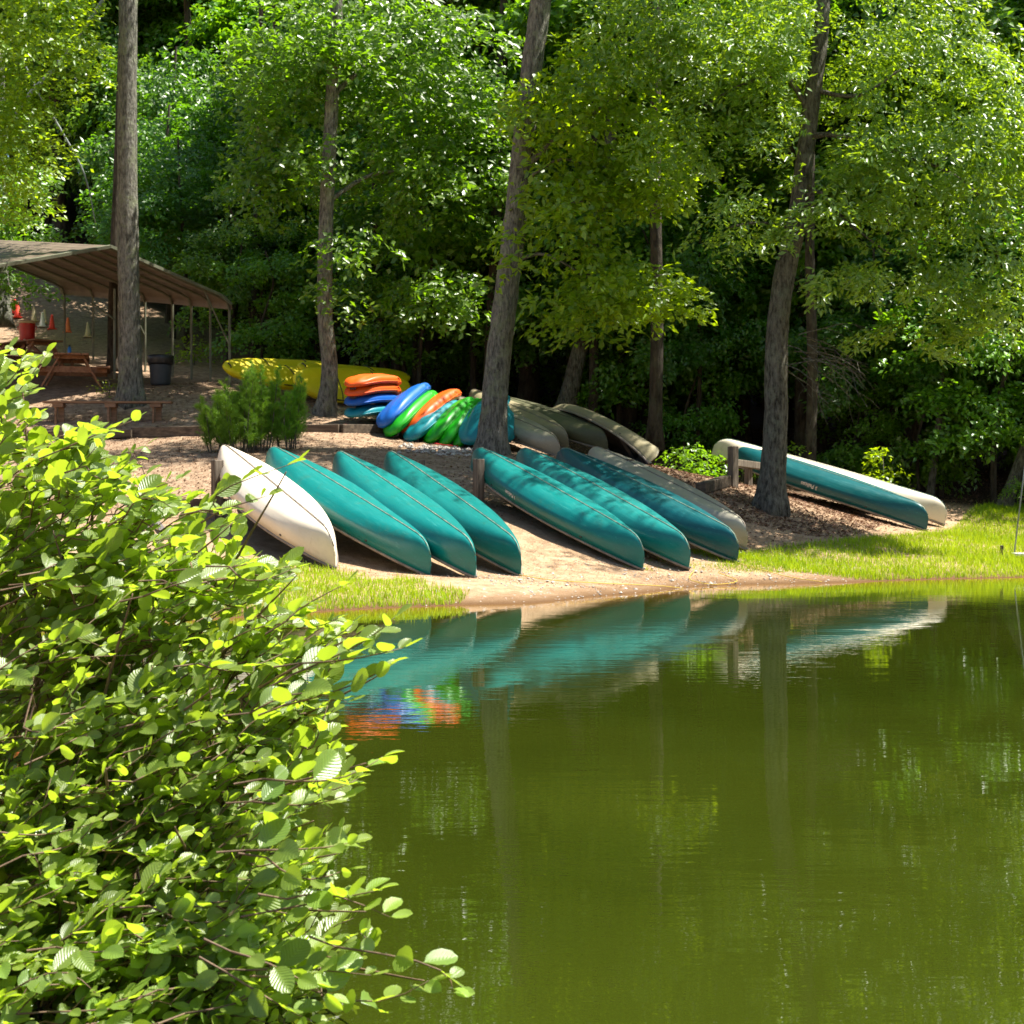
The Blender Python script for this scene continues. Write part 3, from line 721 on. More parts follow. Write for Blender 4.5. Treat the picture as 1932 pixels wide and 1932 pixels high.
def cone(label, px, pyb, D, h, mat):
    x = (px-CX)/F*D
    P = hit(px, pyb); h *= min(1.1, P.y/D) if P.y < 75 else 1
    t = thing('traffic_cone', label, 'cone', P if P.y < 75 else at(px, pyb, D), random.uniform(0, 1), GCn)
    MB().box((0, 0, .015), (h*.55, h*.55, .03)).build('base', M[mat], t, bevel=.006)
    MB().lathe([(h*.23, .03), (h*.2, .06), (h*.07, h*.97), (h*.055, h)], 16).build('body', M[mat], t, smooth=True)
cone('red cone at the far left edge of the clearing', 33, 600, 50.5, .5, 'red')
cone('red cone standing just behind the far left one', 28, 592, 51.5, .46, 'red')
cone('tan cone directly behind the red drinks barrel', 64, 607, 49.5, .46, 'tancone')
cone('white cone beside the red drinks barrel', 80, 617, 49.0, .46, 'whitecone')
cone('tan cone half hidden behind the white cone', 84, 612, 50, .46, 'tancone')
cone('bright red cone between the white and the orange cone', 98, 622, 48.6, .46, 'red')
cone('orange cone with a pale tip', 128, 628, 48.4, .46, 'orangec')
cone('tan cone nearest the left tree trunk', 166, 637, 48.0, .47, 'tancone')

# ------------------------------------------------------------------ shelter (carport)
def shelter():
    R0 = at(205, 463, 37.0); d = Vector((-.75, .66, .13)).normalized(); g = Vector((.66, .75, 0)).normalized()
    w = 3.55; sl = .262; Lr = 7.6
    t = thing('shelter', 'tan metal shelter with a ribbed curved edge roof over the clearing', 'shelter', R0-Vector((0, 0, 3.2)))
    org = Vector(t.location)
    def prof(s):   # height below the ridge at horizontal distance s from it, with rounded eaves
        a = abs(s)
        if a < w-.3: return s, -sl*a
        k = (a-(w-.3))/.42*math.pi/2; k = min(k, math.pi/2)
        return math.copysign(w-.3+.33*math.sin(k), s), -sl*(w-.3)-.06-.34*(1-math.cos(k))+.06
    def pt(s, l, off=0):
        x, z = prof(s); return R0+g*x+d*l+Vector((0, 0, z+off))
    ss = [-w-.12+(2*w+.24)*i/140 for i in range(141)]
    # ribbed sheet: ribs run along the ridge direction
    for half, (i0, i1) in enumerate(((0, 70), (70, 140))):
        npan = 4
        for k in range(npan):
            l0, l1 = Lr*k/npan-.05*(k == 0), Lr*(k+1)/npan-.004
            V = []; Fc = []
            idx = list(range(i0, i1+1))
            for l in (l0, l1):
                for i in idx:
                    rib = .018 if (i % 6) in (0, 1) else 0
                    V.append(pt(ss[i], l, rib+.004*(k % 2)))
            n = len(idx)
            for i in range(n-1): Fc.append((i, i+1, n+i+1, n+i))
            o = mk('roof_sheet', V, Fc, M['metal'], t, org); m = o.modifiers.new('t', 'SOLIDIFY'); m.thickness = .004
    bows = [0.05, .82, 1.6, 2.4, 3.6, 4.8, 6.0, 7.4]
    for l in bows:
        pts = [pt(ss[i], l, -.05) for i in range(0, 141, 4)]
        MB().tube(pts, [.032]*len(pts), 6).build('roof_bow', M['tubing'], t, org)
        for s in (-1, 1):
            top = pt(s*(w+.12), l, -.05); bot = Vector((top.x, top.y, gz(top.x, top.y)-.1))
            MB().tube([top+Vector((0, 0, .05)), bot], [.034]*2, 6).build('post', M['tubing'], t, org)
    # front edge trim
    for s0, s1 in ((-w, 0), (0, w)):
        pts = [pt(s0+(s1-s0)*i/10, -.07, -.02) for i in range(11)]
        MB().tube(pts, [.05]*11, 4).build('edge_trim', M['tubing'], t, org)
    for l, s, dl in ((.05, 1, 0), (3.6, 1, 0)):
        top = pt(s*(w+.12), l, -.9); MB().tube([top, pt(s*(w-.75), l, -.06)], [.022]*2, 6).build('brace', M['tubing'], t, org)
    a, b2 = pt(-.9, .05, -.08), at(215, 602, 38.6); MB().tube([at(172, 570, 38.0), b2], [.022]*2, 6).build('brace', M['tubing'], t, org)
    MB().tube([at(216, 545, 38.8), at(216, 715, 38.8)], [.034]*2, 6).build('post', M['tubing'], t, org)
shelter()

# ------------------------------------------------------------------ leaves
def leaf_cloud(seed, ells, n, ll, lw, sr=.7, per=40, droop=.35, jit=.35, hang=.0, flat=.35, face=0., avoid=None):
    r = np.random.RandomState(seed); E = np.array(ells, float); wt = E[:, 3]*E[:, 4]*E[:, 5]; wt = wt**.8; wt /= wt.sum()
    ns = max(1, n//per); e = E[r.choice(len(E), ns, p=wt)]
    q = r.normal(size=(ns, 3)); q /= np.linalg.norm(q, axis=1)[:, None]; rad = r.uniform(0, 1, ns)**(1/2.6)
    c = e[:, :3]+q*rad[:, None]*e[:, 3:6]
    out = q.copy(); out[:, 2] = 0; out += r.normal(0, .35, (ns, 3))*[1, 1, 0]; out /= np.linalg.norm(out, axis=1)[:, None]+1e-6
    nrm = np.array([0, 0, 1.])+out*droop+r.normal(0, .2, (ns, 3))+np.array([0, -face, 0]); nrm /= np.linalg.norm(nrm, axis=1)[:, None]
    out -= nrm*(out*nrm).sum(1)[:, None]; out /= np.linalg.norm(out, axis=1)[:, None]
    lat = np.cross(nrm, out)
    S_ = np.repeat(np.arange(ns), per); m = len(S_)
    sz = r.uniform(.6, 1.35, ns)[S_]*sr
    a = r.uniform(-.7, 1, m); bl = r.uniform(-1, 1, m)*(1-.55*np.abs(a))
    P = c[S_]+out[S_]*(a*sz)[:, None]+lat[S_]*(bl*sz*.7)[:, None]
    keep = np.ones(m, bool)
    if avoid is not None:      # the limbs grow away from the stem, so its near side stays bare here
        ty, av = avoid; xz = np.array(av); tx = np.interp(P[:, 2], xz[:, 0], xz[:, 1]); hw = np.interp(P[:, 2], xz[:, 0], xz[:, 2])
        keep = ~((np.abs(P[:, 0]-tx) < hw*r.uniform(.8, 1.3, m)) & (P[:, 1] < ty+.2))
    P[:, 2] += r.normal(0, flat*.35, m)*sr-.18*(a*a+bl*bl)*sz
    D = out[S_]*.7+lat[S_]*np.sign(bl)[:, None]*.7+r.normal(0, .45, (m, 3)); D[:, 2] -= hang
    N = nrm[S_]+r.normal(0, jit, (m, 3)); N /= np.linalg.norm(N, axis=1)[:, None]
    D -= N*(D*N).sum(1)[:, None]; D /= np.linalg.norm(D, axis=1)[:, None]+1e-9
    W = np.cross(N, D); l = ll*r.uniform(.65, 1.25, m); w = lw*r.uniform(.7, 1.2, m)
    fold = r.uniform(.05, .35, m)*w
    v0 = P; v1 = P+D*(l*.5)[:, None]+W*(w*.5)[:, None]+N*fold[:, None]; v2 = P+D*l[:, None]; v3 = P+D*(l*.45)[:, None]-W*(w*.5)[:, None]+N*fold[:, None]
    V = np.stack([v0, v1, v2, v3], 1)[keep].reshape(-1, 3); m = int(keep.sum()); S_ = S_[keep]
    i = np.arange(m)*4; Fc = np.stack([i, i+1, i+2, i, i+2, i+3], 1).reshape(-1, 3)
    t = np.clip(r.uniform(0, 1, ns)[S_]*.55+r.uniform(0, 1, m)*.45, 0, 1)
    return V, Fc, np.repeat(t, 4)

# ------------------------------------------------------------------ named trees at the clearing
def trunk_obj(root, pts, rpx, D, mat, flare=True, n=18, name='trunk', seg=7):
    P = [at(x, y, D) if not isinstance(x, Vector) else x for x, y in pts] if not isinstance(pts[0], Vector) else pts
    R = [w/2*D/F for w in rpx]
    Q, RR = smooth_path(P, R, seg); rg = random.Random(len(pts)*7+int(rpx[0]))
    z0 = Q[0].z; fl = [(.42*math.exp(-(q.z-z0)/.22) if flare else 0) for q in Q]
    RR = [r*(1+(.20*math.exp(-(q.z-z0)/.35) if flare else 0)) for q, r in zip(Q, RR)]
    Q[0].z -= .25
    V, Fc = tube(Q, RR, n, True, .045, rg, fl)
    return mk(name, V, Fc, mat, root, root.location, smooth=True)

def tree(label, pts, rpx, D, bark, crown=None, limbs=(), grp=None, leafm='leaf_mid', name='tree', name_gap=None):
    P0 = at(pts[0][0], pts[0][1], D); x = P0.x; P0.z = min(P0.z, gz(x, D)+.05)
    root = thing(name, label, 'tree', P0, 0, grp)
    trunk_obj(root, pts, rpx, D, M[bark])
    for lp, lr in limbs:
        P = [at(*p) for p in lp]; Q, R = smooth_path(P, [w/2*P[0].y/F for w in lr], 5)
        V, Fc = tube(Q, R, 8, True, .06, random.Random(3)); mk('limb', V, Fc, M[bark], root, root.location, smooth=True)
    if crown:
        for seed, ells, n, ll, lw, kw, lm in crown:
            E = []
            for e in ells:
                c = at(*e[:3]); E.append((c.x, c.y, c.z, *e[3:]))
            if name_gap:
                av = [(at(x_, y_, D).z, at(x_, y_, D).x, (.42 if not (name_gap and name_gap[0] < y_ < name_gap[1]) else .05)) for x_, y_ in pts]
                kw = dict(kw, avoid=(D, av))
            V, Fc, T = leaf_cloud(seed, E, n, ll, lw, **kw); mk('crown', V, Fc, M[lm or leafm], root, root.location, attr=T)
    return root

tree('tall straight grey tree with pale lichen patches beside the shelter', [(248, 757), (244, 600), (241, 400), (240, 200), (242, 0), (244, -300)], [44, 41, 38, 36, 34, 30], 36.5, 'bark_grey',
     crown=[(1, [(240, -420, 36.5, 3, 3, 1.2), (60, 40, 36, 1.6, 2, 2.4), (10, 250, 36, 1.2, 1.6, 2.0)], 22000, .15, .085, dict(sr=.7, face=.5, jit=.5), 'leaf_yellow')], name_gap=(-900, -800),
     limbs=[(((242, -60, 36.5), (160, -90, 36.3), (70, 20, 36)), (16, 10, 4))])
tree('slim grey tree with a curved foot growing through the kayak heap', [(614, 780), (622, 700), (613, 580), (616, 400), (626, 200), (636, 0), (645, -250)], [34, 31, 28, 27, 26, 24, 20], 35.4, 'bark_grey',
     crown=[(2, [(625, 60, 34.6, 1.0, .6, .9), (590, 300, 34.6, .8, .5, .55), (665, 470, 34.5, .9, .5, .4), (620, 560, 34.7, .6, .4, .35), (760, 120, 36.5, 2.6, 2, 1.7), (560, 120, 36.5, 1.6, 2, 1.6), (820, 330, 37, 2.2, 2, 1.3), (520, 330, 37, 1.3, 1.5, 1.2), (820, 560, 36.5, 1.2, 1.2, .6)], 20000, .19, .105, dict(sr=.6, per=34, face=.55, jit=.5), 'leaf_mid')],
     limbs=[(((628, 180, 35.4), (700, 120, 36), (790, 100, 36.5)), (12, 8, 4)), (((620, 380, 35.4), (700, 330, 36), (800, 320, 36.8)), (10, 7, 3))])
tree('thick leaning grey tree with yellow green leaves hanging off its right side', [(927, 860), (938, 700), (955, 560), (974, 400), (990, 250), (1004, 120), (1020, 0), (1042, -300)], [54, 48, 45, 43, 42, 40, 40, 34], 31, 'bark_grey',
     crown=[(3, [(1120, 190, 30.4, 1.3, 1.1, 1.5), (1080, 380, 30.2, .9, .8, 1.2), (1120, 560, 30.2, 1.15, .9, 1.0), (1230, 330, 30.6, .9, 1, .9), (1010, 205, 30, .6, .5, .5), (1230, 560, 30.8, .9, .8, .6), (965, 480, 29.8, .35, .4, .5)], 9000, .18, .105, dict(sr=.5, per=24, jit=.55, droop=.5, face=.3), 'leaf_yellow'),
            (4, [(1060, -380, 31, 2.3, 2, 1.4), (800, -300, 30, 1.3, 1.3, .9), (1330, -260, 29.5, 2.4, 2, 1)], 10000, .15, .085, dict(sr=.7), 'leaf_mid')],  # leaf masses above the view, the last one added to shade the bank
     limbs=[(((988, 320, 31), (1040, 270, 30.8), (1110, 220, 30.5), (1180, 170, 30.4)), (18, 12, 8, 4)), (((985, 345, 31), (1060, 300, 30.6), (1130, 330, 30.4)), (8, 5, 3)),
            (((962, 500, 31), (1030, 480, 30.6), (1130, 540, 30.3)), (8, 6, 3)), (((975, 420, 31), (1040, 390, 30.6), (1100, 380, 30.3)), (6, 5, 3))])
tree('dark barked oak with broad spreading olive foliage on the right', [(1452, 960), (1463, 820), (1466, 640), (1480, 520), (1506, 400), (1530, 200), (1547, 80), (1560, -120)], [52, 45, 42, 40, 37, 32, 29, 20], 29, 'bark_brown',
     crown=[(5, [(1700, 120, 28.6, 2.6, 2.2, 1.0), (1420, 120, 28.4, 1.8, 1.6, .9), (1780, 330, 28.2, 2.0, 1.6, 1.2), (1640, 300, 28, 1.2, 1.1, .7), (1860, 520, 28, 1.2, 1.2, 1.0), (1700, 520, 28, 1.2, 1.0, .5),
                (1400, 430, 27.8, 1.1, 1.0, .6), (1580, 410, 27.7, .9, .8, .5), (1290, 260, 28.6, 1.1, 1.1, .9), (1550, 20, 28.6, 3.0, 2.4, .9), (1230, 60, 29, 1.2, 1.2, 1.0), (1720, 640, 28.2, 1.0, .9, .35), (1900, 250, 28.2, 1.6, 1.4, 1.4), (1880, 610, 27.8, .9, .9, .45), (1560, 540, 27.6, .8, .7, .35), (1330, 60, 28.6, 1.5, 1.2, .7), (1480, 240, 28.2, 1.0, .9, .5)], 40000, .15, .058, dict(sr=.55, per=74, jit=.55, droop=.5, hang=.25, face=.45), 'leaf_olive'),
            (6, [(1600, -260, 29, 4.5, 3.0, 1.6), (1730, -280, 25.5, 2.4, 1.7, .9), (1420, -330, 26, 1.5, 1.4, .8)], 8500, .12, .05, dict(sr=.6), 'leaf_olive')],  # unseen upper canopy, the two smaller masses added to dapple the canoes
     name_gap=(390, 530), limbs=[(((1522, 260, 29), (1580, 255, 28.6), (1700, 290, 28.3), (1800, 330, 28.1), (1880, 400, 28)), (14, 10, 8, 5, 2)),
            (((1528, 215, 29), (1480, 145, 28.8), (1400, 160, 28.6), (1330, 200, 28.4)), (12, 9, 6, 3)),
            (((1500, 420, 29), (1540, 360, 28.6), (1600, 420, 28.3), (1680, 480, 28.1)), (10, 8, 5, 3)),
            (((1536, 170, 29), (1620, 180, 28.5), (1700, 130, 28.4)), (10, 7, 4)),
            (((1498, 430, 29), (1430, 420, 28.4), (1370, 430, 28)), (7, 5, 3))])
# bare dead branches on the oak's trunk
rb = random.Random(8); mb = MB()
for k in range(16):
    s0 = at(rb.uniform(1468, 1530), rb.uniform(630, 690), rb.uniform(28.6, 29.4)); p = s0.copy(); pts = [p.copy()]; dr = Vector((rb.uniform(.2, 1), rb.uniform(-.4, .3), rb.uniform(-.6, .3)))
    for j in range(5):
        dr = (dr+Vector((rb.uniform(-.3, .3), rb.uniform(-.3, .3), -.18+rb.uniform(-.2, .2)))).normalized(); p = p+dr*rb.uniform(.18, .36); pts.append(p.copy())
    mb.tube(pts, [.014*(1-j/7) for j in range(6)], 4)
    for q in (2, 3, 4):
        d2 = Vector((rb.uniform(-.6, 1), rb.uniform(-.5, .5), rb.uniform(-1, .2))).normalized(); mb.tube([pts[q], pts[q]+d2*.25, pts[q]+d2*.4+Vector((.05, 0, -.1))], [.007, .005, .003], 3)
o = mb.build('dead_branch', M['bark_brown']); tag(o, 'tangle of bare dead twigs hanging beside the oak trunk', 'dead branch')

GW = 'tree trunks standing in the shade of the woods'
tree('leaning trunk rising behind the old canoes to the top of the picture', [(1066, 780), (1086, 690), (1112, 570), (1143, 330), (1166, 130), (1183, 0), (1195, -150)], [34, 31, 27, 24, 23, 22, 18], 40, 'bark_brown', grp=GW)
tree('big forest edge tree just right of the leaning tree, its trunk in deep shade and its unseen crown added for shading', [(1235, 830), (1240, 600), (1236, 300), (1240, -100)], [26, 24, 21, 16], 36.5, 'bark_dark', grp=GW,
     crown=[(7, [(1560, -150, 33, 2.2, 1.9, 1.5), (1420, -60, 34, 1.8, 1.6, 1.2)], 8000, .16, .09, dict(sr=.7), 'leaf_mid')])  # crown out of view, added to shade the old canoes
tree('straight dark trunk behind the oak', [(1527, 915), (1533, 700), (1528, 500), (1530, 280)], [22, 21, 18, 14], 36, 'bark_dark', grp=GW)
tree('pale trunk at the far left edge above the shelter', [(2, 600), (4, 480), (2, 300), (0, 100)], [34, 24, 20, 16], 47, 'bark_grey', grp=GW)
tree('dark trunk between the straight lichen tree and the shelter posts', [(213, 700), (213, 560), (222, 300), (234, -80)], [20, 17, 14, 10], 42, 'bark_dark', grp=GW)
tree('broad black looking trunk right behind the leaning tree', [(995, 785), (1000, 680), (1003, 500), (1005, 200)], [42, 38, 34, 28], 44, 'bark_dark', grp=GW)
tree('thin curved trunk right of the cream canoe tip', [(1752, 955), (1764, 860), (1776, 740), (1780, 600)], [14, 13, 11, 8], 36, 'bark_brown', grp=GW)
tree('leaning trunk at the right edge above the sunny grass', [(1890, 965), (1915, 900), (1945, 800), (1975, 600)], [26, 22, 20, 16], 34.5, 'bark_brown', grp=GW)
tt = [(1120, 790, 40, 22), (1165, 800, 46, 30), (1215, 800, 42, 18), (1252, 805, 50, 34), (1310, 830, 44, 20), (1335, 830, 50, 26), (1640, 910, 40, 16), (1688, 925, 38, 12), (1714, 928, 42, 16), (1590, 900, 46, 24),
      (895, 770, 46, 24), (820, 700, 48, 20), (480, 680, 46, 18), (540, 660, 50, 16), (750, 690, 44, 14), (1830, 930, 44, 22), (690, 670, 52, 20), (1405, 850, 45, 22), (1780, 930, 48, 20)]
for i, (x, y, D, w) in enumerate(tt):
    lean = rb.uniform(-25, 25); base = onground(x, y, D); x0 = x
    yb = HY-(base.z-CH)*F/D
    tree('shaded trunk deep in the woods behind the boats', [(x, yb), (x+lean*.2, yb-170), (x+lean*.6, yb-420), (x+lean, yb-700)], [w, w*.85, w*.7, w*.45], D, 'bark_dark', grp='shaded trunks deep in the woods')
# fallen dead stem and a thin one crossing it, upper left
def stem(label, pts, w, D):
    P = [at(x, y, D) for x, y in pts]; c = P[0].copy(); Q, R = smooth_path([p-c for p in P], [k/2*D/F for k in w], 5)
    V, Fc = tube(Q, R, 8, True, .05, random.Random(5)); o = mk('fallen_tree', V, Fc, M['pole'], smooth=True); o.location = c; tag(o, label, 'dead tree', 'dead stems caught in the woods')
stem('pale dead stem leaning steeply across the upper left leaves', [(-60, 430), (30, 215), (110, 120), (215, -30), (260, -110)], [7, 8, 9, 8, 6], 42)
stem('thin pale dead stem crossing the leaning one', [(35, 95), (70, 170), (115, 245), (160, 330), (180, 420)], [3, 4, 4, 3, 2], 42)

# ------------------------------------------------------------------ background woods: a few kinds, copied
def proto(seed, H, r, z0, n, leafm, ll=.17, sr=.8, ground_crown=False):
    rg = random.Random(seed); root = bpy.data.objects.new('tree', None)
    E = []
    k = max(6, int((H-z0)/1.15))
    for i in range(k):
        z = z0+(H-z0)*(i+.5)/k+rg.uniform(-.2, .2); rr = r*(1-.55*abs((i+.5)/k-.4)**1.3)*rg.uniform(.8, 1.2)
        for q in range(4):       # separate boughs at every level, with gaps between them
            a = rg.uniform(0, 6.28); off = rr*rg.uniform(.35, .8); w_ = rr*rg.uniform(.28, .55)
            E.append((off*math.cos(a), off*math.sin(a), z+rg.uniform(-.3, .3), w_, w_, w_*rg.uniform(.28, .5)))
    V, Fc, T = leaf_cloud(seed, E, n, ll, ll*.58, sr=sr*.8, per=44, droop=.6, jit=.48, face=.5)
    cm = mesh_np('crown', V, Fc, M[leafm], attr=T)
    Q, R = smooth_path([Vector((0, 0, -.4)), Vector((rg.uniform(-.2, .2), 0, H*.35)), Vector((rg.uniform(-.5, .5), rg.uniform(-.3, .3), H*.7)), Vector((0, 0, H*.95))], [.2*H/16, .16*H/16, .1*H/16, .03], 5)
    tv, tf = tube(Q, R, 9, True, .08, rg)
    tm = bpy.data.meshes.new('trunk'); tm.from_pydata([tuple(v) for v in tv], [], tf); tm.materials.append(M['bark_dark'])
    return cm, tm
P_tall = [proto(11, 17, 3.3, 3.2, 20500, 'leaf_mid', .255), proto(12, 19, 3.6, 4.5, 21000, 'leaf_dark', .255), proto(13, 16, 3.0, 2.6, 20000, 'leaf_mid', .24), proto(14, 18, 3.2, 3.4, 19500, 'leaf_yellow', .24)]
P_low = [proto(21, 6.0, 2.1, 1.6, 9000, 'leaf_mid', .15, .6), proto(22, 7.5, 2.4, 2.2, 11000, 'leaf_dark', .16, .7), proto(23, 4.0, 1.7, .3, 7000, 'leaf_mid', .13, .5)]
def place(pr, x, y, s, label, grp, rg, cat='tree', name='tree', sink=0):
    root = bpy.data.objects.new(name, None); C.objects.link(root)
    root.location = (x, y, gz(x, y)-.05-sink); root.rotation_euler = (rg.uniform(-.05, .05), rg.uniform(-.05, .05), rg.uniform(-.7, .7)); root.scale = (s, s, s*rg.uniform(.92, 1.1))
    tag(root, label, cat, grp)
    for nme, me in (('crown', pr[0]), ('trunk', pr[1])):
        o = bpy.data.objects.new(nme, me); C.objects.link(o); o.parent = root
    return root
rg = random.Random(77)
LB = ['leafy broadleaf tree in the dense woods behind the boats', 'dark leafy tree in the dense woods behind the boats', 'bushy green tree in the dense woods behind the boats', 'yellow green tree in the dense woods behind the boats']
def fedge(x): return float(np.interp(x, [-40, -14, -9.5, -8, -6.5, -3, 0, 3, 5, 8, 12, 40], [60, 59, 57, 51, 44, 41.5, 40.5, 40, 39, 38, 37, 37]))
spots = []
for row in range(11):
    for k in range(27):
        x = -43+3.6*k+rg.uniform(-1.3, 1.3); y = fedge(x)+1+row*4.2+rg.uniform(-1.5, 1.5)
        if abs(x) > y*.34+(14 if x < 0 else 8): continue
        if y > (84 if x > -12 else 100): continue
        spots.append((x, y, row))
spots += [(-18.2, 62, 5), (-19.6, 68, 6), (-22.5, 77, 8), (-17.0, 60, 5), (-25, 88, 10), (-16.2, 66, 6)]
for x, y, row in spots:
    k = rg.choice([0, 0, 1, 1, 2, 3 if rg.random() < .5 else 0]); s = rg.uniform(.85, 1.15)*(1+.05*row)*(.62 if (-11 < x < -3 and y < 60) else 1)
    place(P_tall[k], x, y, s, LB[k], 'trees of the woods: '+LB[k].split(' tree')[0], rg)
lo_sp = []
for k in range(70):
    x = rg.uniform(-16, 17); y = fedge(x)+rg.uniform(-2.2, 9)
    if abs(x) > y*.34+2: continue
    lo_sp.append((x, y))
for x, y in lo_sp:
    k = rg.choice([0, 1, 1, 2]); place(P_low[k], x, y, rg.uniform(.75, 1.15), 'low shaded understorey tree at the edge of the woods', 'understorey trees at the edge of the woods', rg)
# right hand bushes hanging to the grass
for x, y, s, k, lb_ in ((10.6, 35.0, 1.0, 0, 'bushy tree above the sunny grass between the cream canoe and the thin pole'), (12.0, 36.5, 1.3, 1, 'dark tree rising directly behind the thin grey pole'), (9.4, 36.6, .9, 2, 'rounded dark shrub behind the lower tip of the cream canoe'),
                         (11.3, 33.6, .55, 2, 'smallest shrub in the sunny grass near the right edge'), (13.5, 34.6, 1.2, 0, 'bushy tree cut by the right edge of the picture'), (12.6, 39, 1.5, 1, 'larger dark tree standing farther back behind the thin grey pole'), (8.1, 37.5, .7, 2, 'dark shrub behind the middle of the cream canoe')):
    place(P_low[k], x, y, s, lb_, 'bushy trees over the sunny grass', rg)
# left bright foliage in front of the far left woods
for x, y, s, lb_ in ((-15.3, 44, 1.15, 'sunlit leafy tree at the left edge just over the shelter roof'), (-17, 47, 1.3, 'sunlit leafy tree behind the shelter at the far left'), (-13.5, 58, 1.4, 'leafy tree uphill behind the row of cones'), (-11.0, 58.5, 1.1, 'leafy tree uphill right of the row of cones')):
    place(P_low[0], x, y, s, lb_, 'sunlit trees beyond the shelter', rg)

for x, y, s in ((-9.6, 46.8, .9), (-8.1, 45.2, .8), (-10.6, 49.6, 1.1), (-9.0, 51, 1.2), (-7.6, 47.5, 1.0), (-11.6, 53.5, 1.2)):
    place(P_low[rg.choice([0, 1])], x, y, s, 'low leafy tree in the shade directly behind the shelter posts', 'low trees behind the shelter', rg)
# saplings and undergrowth
def sapling(label, px, D, h, r, n, lm, seed, ll=.12, name='sapling', cat='sapling'):
    b = onground(px, 0, D); t = thing(name, label, cat, b)
    V, Fc, T = leaf_cloud(seed, [(0, 0, h*.3, r*.8, r*.8, h*.2), (0, 0, h*.62, r, r, h*.2), (0, 0, h*.88, r*.6, r*.6, h*.12)], n, ll, ll*.6, sr=.28, per=14, droop=.5, jit=.35)
    mk('leaves', V, Fc, M[lm], t, attr=T)
    V, Fc = tube([(0, 0, -.05), (.03, 0, h*.5), (0, .02, h*.95)], [.016, .012, .005], 6); mk('stem', V, Fc, M['bark_brown'], t, smooth=True)
    return t
sapling('bright green sunlit sapling standing alone behind the pair of canoes', 1665, 33.5, 1.25, .42, 420, 'leaf_yellow', 31, .13)
sapling('pale green leafy shrub behind the raised ends of the pair of canoes', 1400, 35.6, .8, .65, 330, 'leaf_yellow', 32, .11, 'shrub', 'shrub')
sapling('leafy shrub right of the oak trunk above the pair of canoes', 1500, 36.2, .95, .6, 330, 'leaf_yellow', 33, .11, 'shrub', 'shrub')
sapling('small dark leafy shrub at the edge of the woods by the tipped canoe', 1290, 33.4, .7, .8, 600, 'leaf_mid', 34, .10, 'shrub', 'shrub')
sapling('small leafy shrub left of the raised cream canoe end', 1335, 34.5, .5, .45, 200, 'leaf_mid', 35, .10, 'shrub', 'shrub')
sapling('low bright weeds at the foot of the shelter', 366, 44, .8, .7, 420, 'leaf_yellow', 36, .10, 'weed_clump', 'weeds')
sapling('little weed growing beside the straight lichen tree', 205, 37.2, .35, .3, 120, 'leaf_yellow', 37, .07, 'weed_clump', 'weeds')

# young pines
rp = np.random.RandomState(5)
def pine(label, px, D, h, r, nst=9, per=900):
    b = onground(px, 0, D); t = thing('young_pine', label, 'young pine', b, group='young pines in front of the yellow kayaks')
    mb = MB(); Vs = []; Ts = []
    for s in range(nst):
        a = rp.uniform(0, 6.28); q = r*math.sqrt(rp.uniform(0, 1)); hh = h*rp.uniform(.6, 1)*(1-.25*q/r)
        p0 = np.array([q*.5*math.cos(a), q*.5*math.sin(a), 0]); p1 = np.array([q*math.cos(a), q*math.sin(a), hh])
        mb.tube([p0, (p0+p1)/2+rp.normal(0, .03, 3), p1], [.014, .009, .004], 5)
        for tw in range(34):
            f = rp.uniform(.10, 1); c = p0+(p1-p0)*f; da = rp.uniform(0, 6.28); L_ = rp.uniform(.10, .40)*(1.2-f*.95)
            d = np.array([math.cos(da), math.sin(da), rp.uniform(.5, 1.3)]); d /= np.linalg.norm(d); e = c+d*L_
            m = per//14; ff = rp.uniform(0, 1, m)**.7; base = c+(e-c)*ff[:, None]
            nd = d+rp.normal(0, .8, (m, 3)); nd /= np.linalg.norm(nd, axis=1)[:, None]; nl = rp.uniform(.06, .12, m)
            w = np.cross(nd, rp.normal(0, 1, (m, 3))); w /= np.linalg.norm(w, axis=1)[:, None]
            Vs.append(np.stack([base-w*.0028, base+w*.0028, base+nd*nl[:, None]], 1).reshape(-1, 3)); Ts.append(np.full(m*3, rp.uniform(0, 1)*.5+f*.5))
    V = np.concatenate(Vs); Fc = np.arange(len(V)).reshape(-1, 3)
    mk('needles', V, Fc, M['needle'], t, attr=np.concatenate(Ts)); mb.build('stems', M['bark_brown'], t)
pine('dense young pine right behind the cream white canoe', 455, 29.8, 1.75, .62, 18)
pine('tallest young pine with spiky upright tips below the yellow kayaks', 492, 30.2, 1.95, .5, 17)
pine('young pine at the left of the clump above the short grey post', 412, 29.9, 1.5, .42, 12)
pine('thin young pine at the right of the clump reaching over the timber', 540, 30.4, 1.6, .45, 12)

